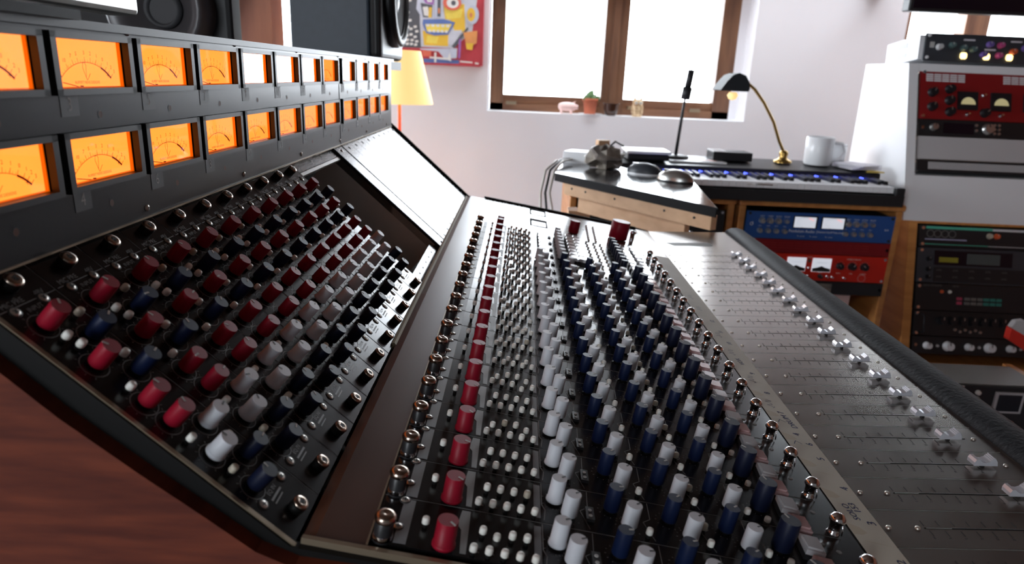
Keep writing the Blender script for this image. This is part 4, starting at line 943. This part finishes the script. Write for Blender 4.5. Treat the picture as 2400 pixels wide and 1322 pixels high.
W_ = on_face(1.053, .052-dz(.179)); t = unit(W_, UW, .062, .05, 'steel', 'plain brushed steel blanking plate in the white rack', 'rack panel', 'blank_plate', ears=False)
W_ = on_face(1.053, .052-dz(.242)); t = unit(W_, UW, .031, .05, 'rackblack', 'narrow black grille under the steel plate', 'rack panel', 'grille_panel', ears=False)
part(t, W_, 'grille_bars', lambda b: [b.box(.028+i*.0042,.028+i*.0042+.0026,-.0055,-.004,-.025,-.006,'steel') for i in range(84)])
# black unit on top of the white rack
W_ = T(1.062*G,1.955*G,H+.153*G) @ RX(-.12) ; t = thing('rack_unit', W_, 'charcoal unit with three lit amber buttons, on top of the white rack', 'rack unit')
b = MB(); b.box(-.012,.38,.004,.17,-.066,-.004,'white'); b.box(-.0125,-.0118,.06,.11,-.03,-.015,'lilac'); b.box(-.0125,-.0118,.06,.11,-.055,-.042,'lilac'); b.build('case', t, W_)
b = MB(); b.box(0,UW,-.003,.003,-.071,0,'rackslate')
for z in (-.006,-.062): b.cyl(.004,0,.003,'white',T(.008,-.003,z) @ FP,10)
M0 = T(0,-.0035,0) @ FP
b.box(.085,.11,-.0095,-.006,0,.001,'white',M0) if False else None
for x, z in ((.10,-.014),(.158,-.037),(.225,-.014)): b.box(x,x+.03,z-.002,z+.002,0,.0005,'paper',M0)
b.box(.012,.024,-.037,-.022,0,.0005,'ink',M0)
b.build('faceplate', t, W_)
for x, z, m_ in ((.036,-.035,'steel'),(.069,-.030,'knobteal'),(.100,-.035,'knobteal'),(.126,-.038,'knobteal'),(.168,-.024,'knobpurple'),(.197,-.025,'knobpink'),(.155,-.050,'knobpurple'),(.196,-.051,'knobpink'),(.232,-.040,'knoborange'),(.262,-.030,'knobpurple')):
    o = part(t, W_, 'knob', lambda b: rk(b, x, z, .0075, m_, .012, 'ink', rr()))
for x in (.104,.165,.226): part(t, W_, 'amber_button', lambda b: b.prism([(-.008,-.004),(-.004,-.008),(.006,-.008),(.008,-.004),(.008,.004),(.004,.008),(-.006,.008),(-.008,.004)],0,.004,'lampyellow',T(x,-.003,-.055) @ FP), 'glowing amber button')
# television
t = thing('television', T(1.4,2.1,H+.2), 'wide black screen mounted high at the top right corner', 'television')
b = MB(); b.box(.877,1.42,1.709,1.742,.180,.55,'rackblack'); b.build('housing', t, T(0,0,H), bevel=.004); b = MB(); b.box(.885,1.412,1.7075,1.7095,.187,.54,'screen'); b.build('screen', t, T(0,0,H))
b = MB(); b.box(1.2,1.3,1.742,1.80,.25,.45,'rackblack'); b.box(1.22,1.28,1.80,2.704,.33,.37,'rackblack'); b.build('mount', t, T(0,0,H))
# oak rack
t = thing('rack_cabinet', T(1.6,2.4,0), 'tall pale oak rack at the right holding black studio gear', 'rack cabinet')
def oy(z): return 1.88 + (z+.31)*.26
b = MB(); b.prism([(oy(-.328),-.328),(2.35,-.328),(2.35,ZF/G),(oy(-.745),ZF/G),(oy(-.745),-.745)], 1.075, 1.098, 'oak', Myz); b.build('side_panel', t, T(0,0,H), bevel=.003)
b = MB(); b.prism([(oy(-.328),-.328),(2.35,-.328),(2.35,ZF/G),(oy(-.745),ZF/G),(oy(-.745),-.745)], 1.503, 1.526, 'oak', Myz); b.build('side_panel', t, T(0,0,H), bevel=.003)
b = MB(); b.box(1.098,1.503,oy(-.328),2.35,-.346,-.328,'oakh'); b.build('top_panel', t, T(0,0,H), bevel=.002)
b = MB(); b.box(1.098,1.503,oy(-.745)+.0,2.30,-.745,-.722,'oakh'); b.build('shelf', t, T(0,0,H), bevel=.002)
b = MB(); b.box(1.098,1.503,2.30,2.33,ZF/G,-.35,'cavity'); b.build('back_panel', t, T(0,0,H))
tl2 = math.atan(.26); c2 = math.cos(tl2)
def of(z): return T(1.105*G, (oy(z)+.004)*G, H+z*G) @ RX(-tl2)
z_ = -.349
W_ = of(z_); t = unit(W_, UW, .060, .09, 'rackblack', 'black rack unit with pale green stripe and four round grey rings')
def u1(b):
    b.box(.018,.20,-.0055,-.004,-.010,-.003,'green'); b.box(.20,.385,-.0055,-.004,-.010,-.004,'steel'); b.box(.016,.13,-.0055,-.004,-.040,-.037,'lilac'); b.box(.016,.19,-.0055,-.004,-.053,-.051,'green'); b.box(.19,.30,-.0055,-.004,-.053,-.0515,'steel')
part(t, W_, 'stripes', u1)
part(t, W_, 'dial_rings', lambda b: [b.ring(.0085,.0105,0,'baygrey',T(.030+i*.020,-.0047,-.023) @ FP,24) for i in range(4)])
for x, m_ in ((.192,'ivorydim'),(.212,'knoborange')): part(t, W_, 'knob', lambda b: rk(b, x, -.024, .007, m_, .008))
z_ -= .061*c2; W_ = of(z_); t = unit(W_, UW, .098, .09, 'rackslate', 'dark slate recorder with a small green-yellow display in the oak rack')
part(t, W_, 'display_window', lambda b: (b.box(.045,.26,-.0055,-.004,-.048,-.008,'screen'), b.box(.058,.11,-.0065,-.0055,-.040,-.026,'lcd'), b.box(.135,.225,-.0065,-.0055,-.043,-.014,'lcdgrey')))
part(t, W_, 'control_area', lambda b: (b.box(.045,.385,-.0052,-.004,-.094,-.054,'rackblack'), [b.text('LEVEL', .006, .06+i*.045, -.062-j*.018, 0, 'baygrey', T(0,-.0056,0) @ FP) for i in range(5) for j in range(2)]))
for z in (-.032,-.060,-.082): part(t, W_, 'knob', lambda b: rk(b, .030, z, .0055, 'blackk', .009))
z_ -= .099*c2; W_ = of(z_); t = unit(W_, UW, .075, .09, 'rackblack', 'black rack unit with an orange light and rows of small coloured buttons')
for x, m_ in ((.072,'knoborange'),(.094,'ivory')): part(t, W_, 'lamp_button', lambda b: b.lathe([(.005,0),(.004,.004)],m_,T(x,-.004,-.022) @ FP,12))
for i, m_ in enumerate(('pinkbtn','baygrey','baygrey','baygrey','tealbtn','tealbtn','tealbtn')):
    for j in range(2): part(t, W_, 'button', lambda b: b.box(.114+i*.0175+(.004 if i else 0),.128+i*.0175+(.004 if i else 0),-.007,-.004,-.044-j*.012,-.036-j*.012,m_))
part(t, W_, 'lettering', lambda b: [b.text(s, .007, x, -.006, 0, 'baygrey', T(0,-.0046,0) @ FP) for x, s in ((.045,'DATA STORAGE'),(.11,'SEND'))])
z_ -= .076*c2; W_ = of(z_); t = unit(W_, UW, .070, .09, 'rackblack', 'black rack mixer with a row of black knobs in the oak rack')
for i in range(7): part(t, W_, 'knob', lambda b: rk(b, .075+i*.028, -.026, .011, 'blackk', .016, 'silver'))
for i in range(6): part(t, W_, 'button', lambda b: b.lathe([(.004,0),(.0035,.004)],'silver',T(.115+i*.014,-.004,-.050-(i%2)*.005) @ FP,8))
part(t, W_, 'handle', lambda b: [b.tube([(.018,-.004,-.008),(.018,-.024,-.012),(.018,-.024,-.058),(.018,-.004,-.062)], .003, 'blackk', 8)])
z_ -= .071*c2; W_ = of(z_); t = unit(W_, UW, .050, .09, 'rackblack', 'black rack unit with big glinting white knobs, bottom of the oak rack')
for x, r in ((.040,.009),(.098,.012),(.155,.009),(.212,.012),(.27,.009)): part(t, W_, 'knob', lambda b: rk(b, x, -.026, r, 'whitegloss', .016, 'inkdark'))
for x in (.07,.185,.30): part(t, W_, 'button', lambda b: b.lathe([(.004,0),(.0035,.004)],'steel',T(x,-.004,-.026) @ FP,8))
GS[0] = 1.0
# red strap, tape machine crate
t = thing('headphone_strap', T(1.30,1.72,H-.60), 'red and grey band hanging in front of the oak rack at the right edge', 'strap')
b = MB(); b.prism([(-.03,.012),(.12,-.062),(.12,-.105),(-.03,-.02)], 0, .02, 'redcloth', T(1.315,1.70,-.585) @ RX(PI/2)); b.build('band', t, T(0,0,H), bevel=.006); b = MB(); b.prism([(-.022,.030),(.0,.034),(.12,-.035),(.12,-.062),(-.03,.012)], .002, .018, 'steel', T(1.315,1.70,-.585) @ RX(PI/2)); b.build('lining', t, T(0,0,H), bevel=.004)
t = thing('crate', T(1.2,1.6,0), 'brown wooden crate around the tape machine, low at the right', 'crate')
for xa in (.86, 1.225): b = MB(); b.box(xa,xa+.02,1.44,1.60,-1.09,-.64,'oak'); b.build('side_panel', t, T(0,0,H))
b = MB(); b.box(.88,1.225,1.44,1.60,-.80,-.785,'oakh'); b.build('shelf', t, T(0,0,H))
W_ = T(.885,1.455,H-.635); t = thing('tape_machine', W_, 'grey-topped tape machine with a small meter inside the low wooden crate', 'tape machine')
b = MB(); b.box(0,.335,0,.115,-.145,0,'baygrey'); b.box(.01,.325,.115,.13,-.145,-.03,'rackblack'); b.build('case', t, W_); b = MB(); b.box(.003,.332,-.006,0,-.143,-.004,'rackblack'); b.build('faceplate', t, W_)
part(t, W_, 'meter', lambda b: (b.box(.225,.29,-.012,-.006,-.065,-.014,'steel'), b.box(.231,.284,-.013,-.012,-.060,-.019,'screen')))
part(t, W_, 'label_plate', lambda b: b.box(.09,.15,-.010,-.006,-.016,-.003,'silver'))
for x, z in ((.10,-.026),(.14,-.026),(.14,-.045),(.185,-.018),(.185,-.034),(.180,-.050)): part(t, W_, 'knob', lambda b: b.lathe([(.006,0),(.0055,.006),(.003,.008)],'ivory',T(x,-.006,z) @ FP,12))
for x, z, m_ in ((.17,-.068,'blackk'),(.215,-.098,'steel'),(.275,-.100,'knoborange')): part(t, W_, 'knob', lambda b: rk(b, x, z, .013, m_, .014))
t = thing('cushion', T(1.03,1.285,0), 'red cushion edge showing low beside the armrest', 'cushion')
b = MB(); b.lathe([(.06,-.80),(.10,-.79),(.115,-.765),(.10,-.74),(0,-.73)],'redcloth',T(1.03,1.285,.042),28); b.build('pad', t, T(0,0,H)); b = MB(); b.cyl(.02,-1.09,-.755,'blackk',T(1.03,1.285,0)); b.build('post', t, T(0,0,H))
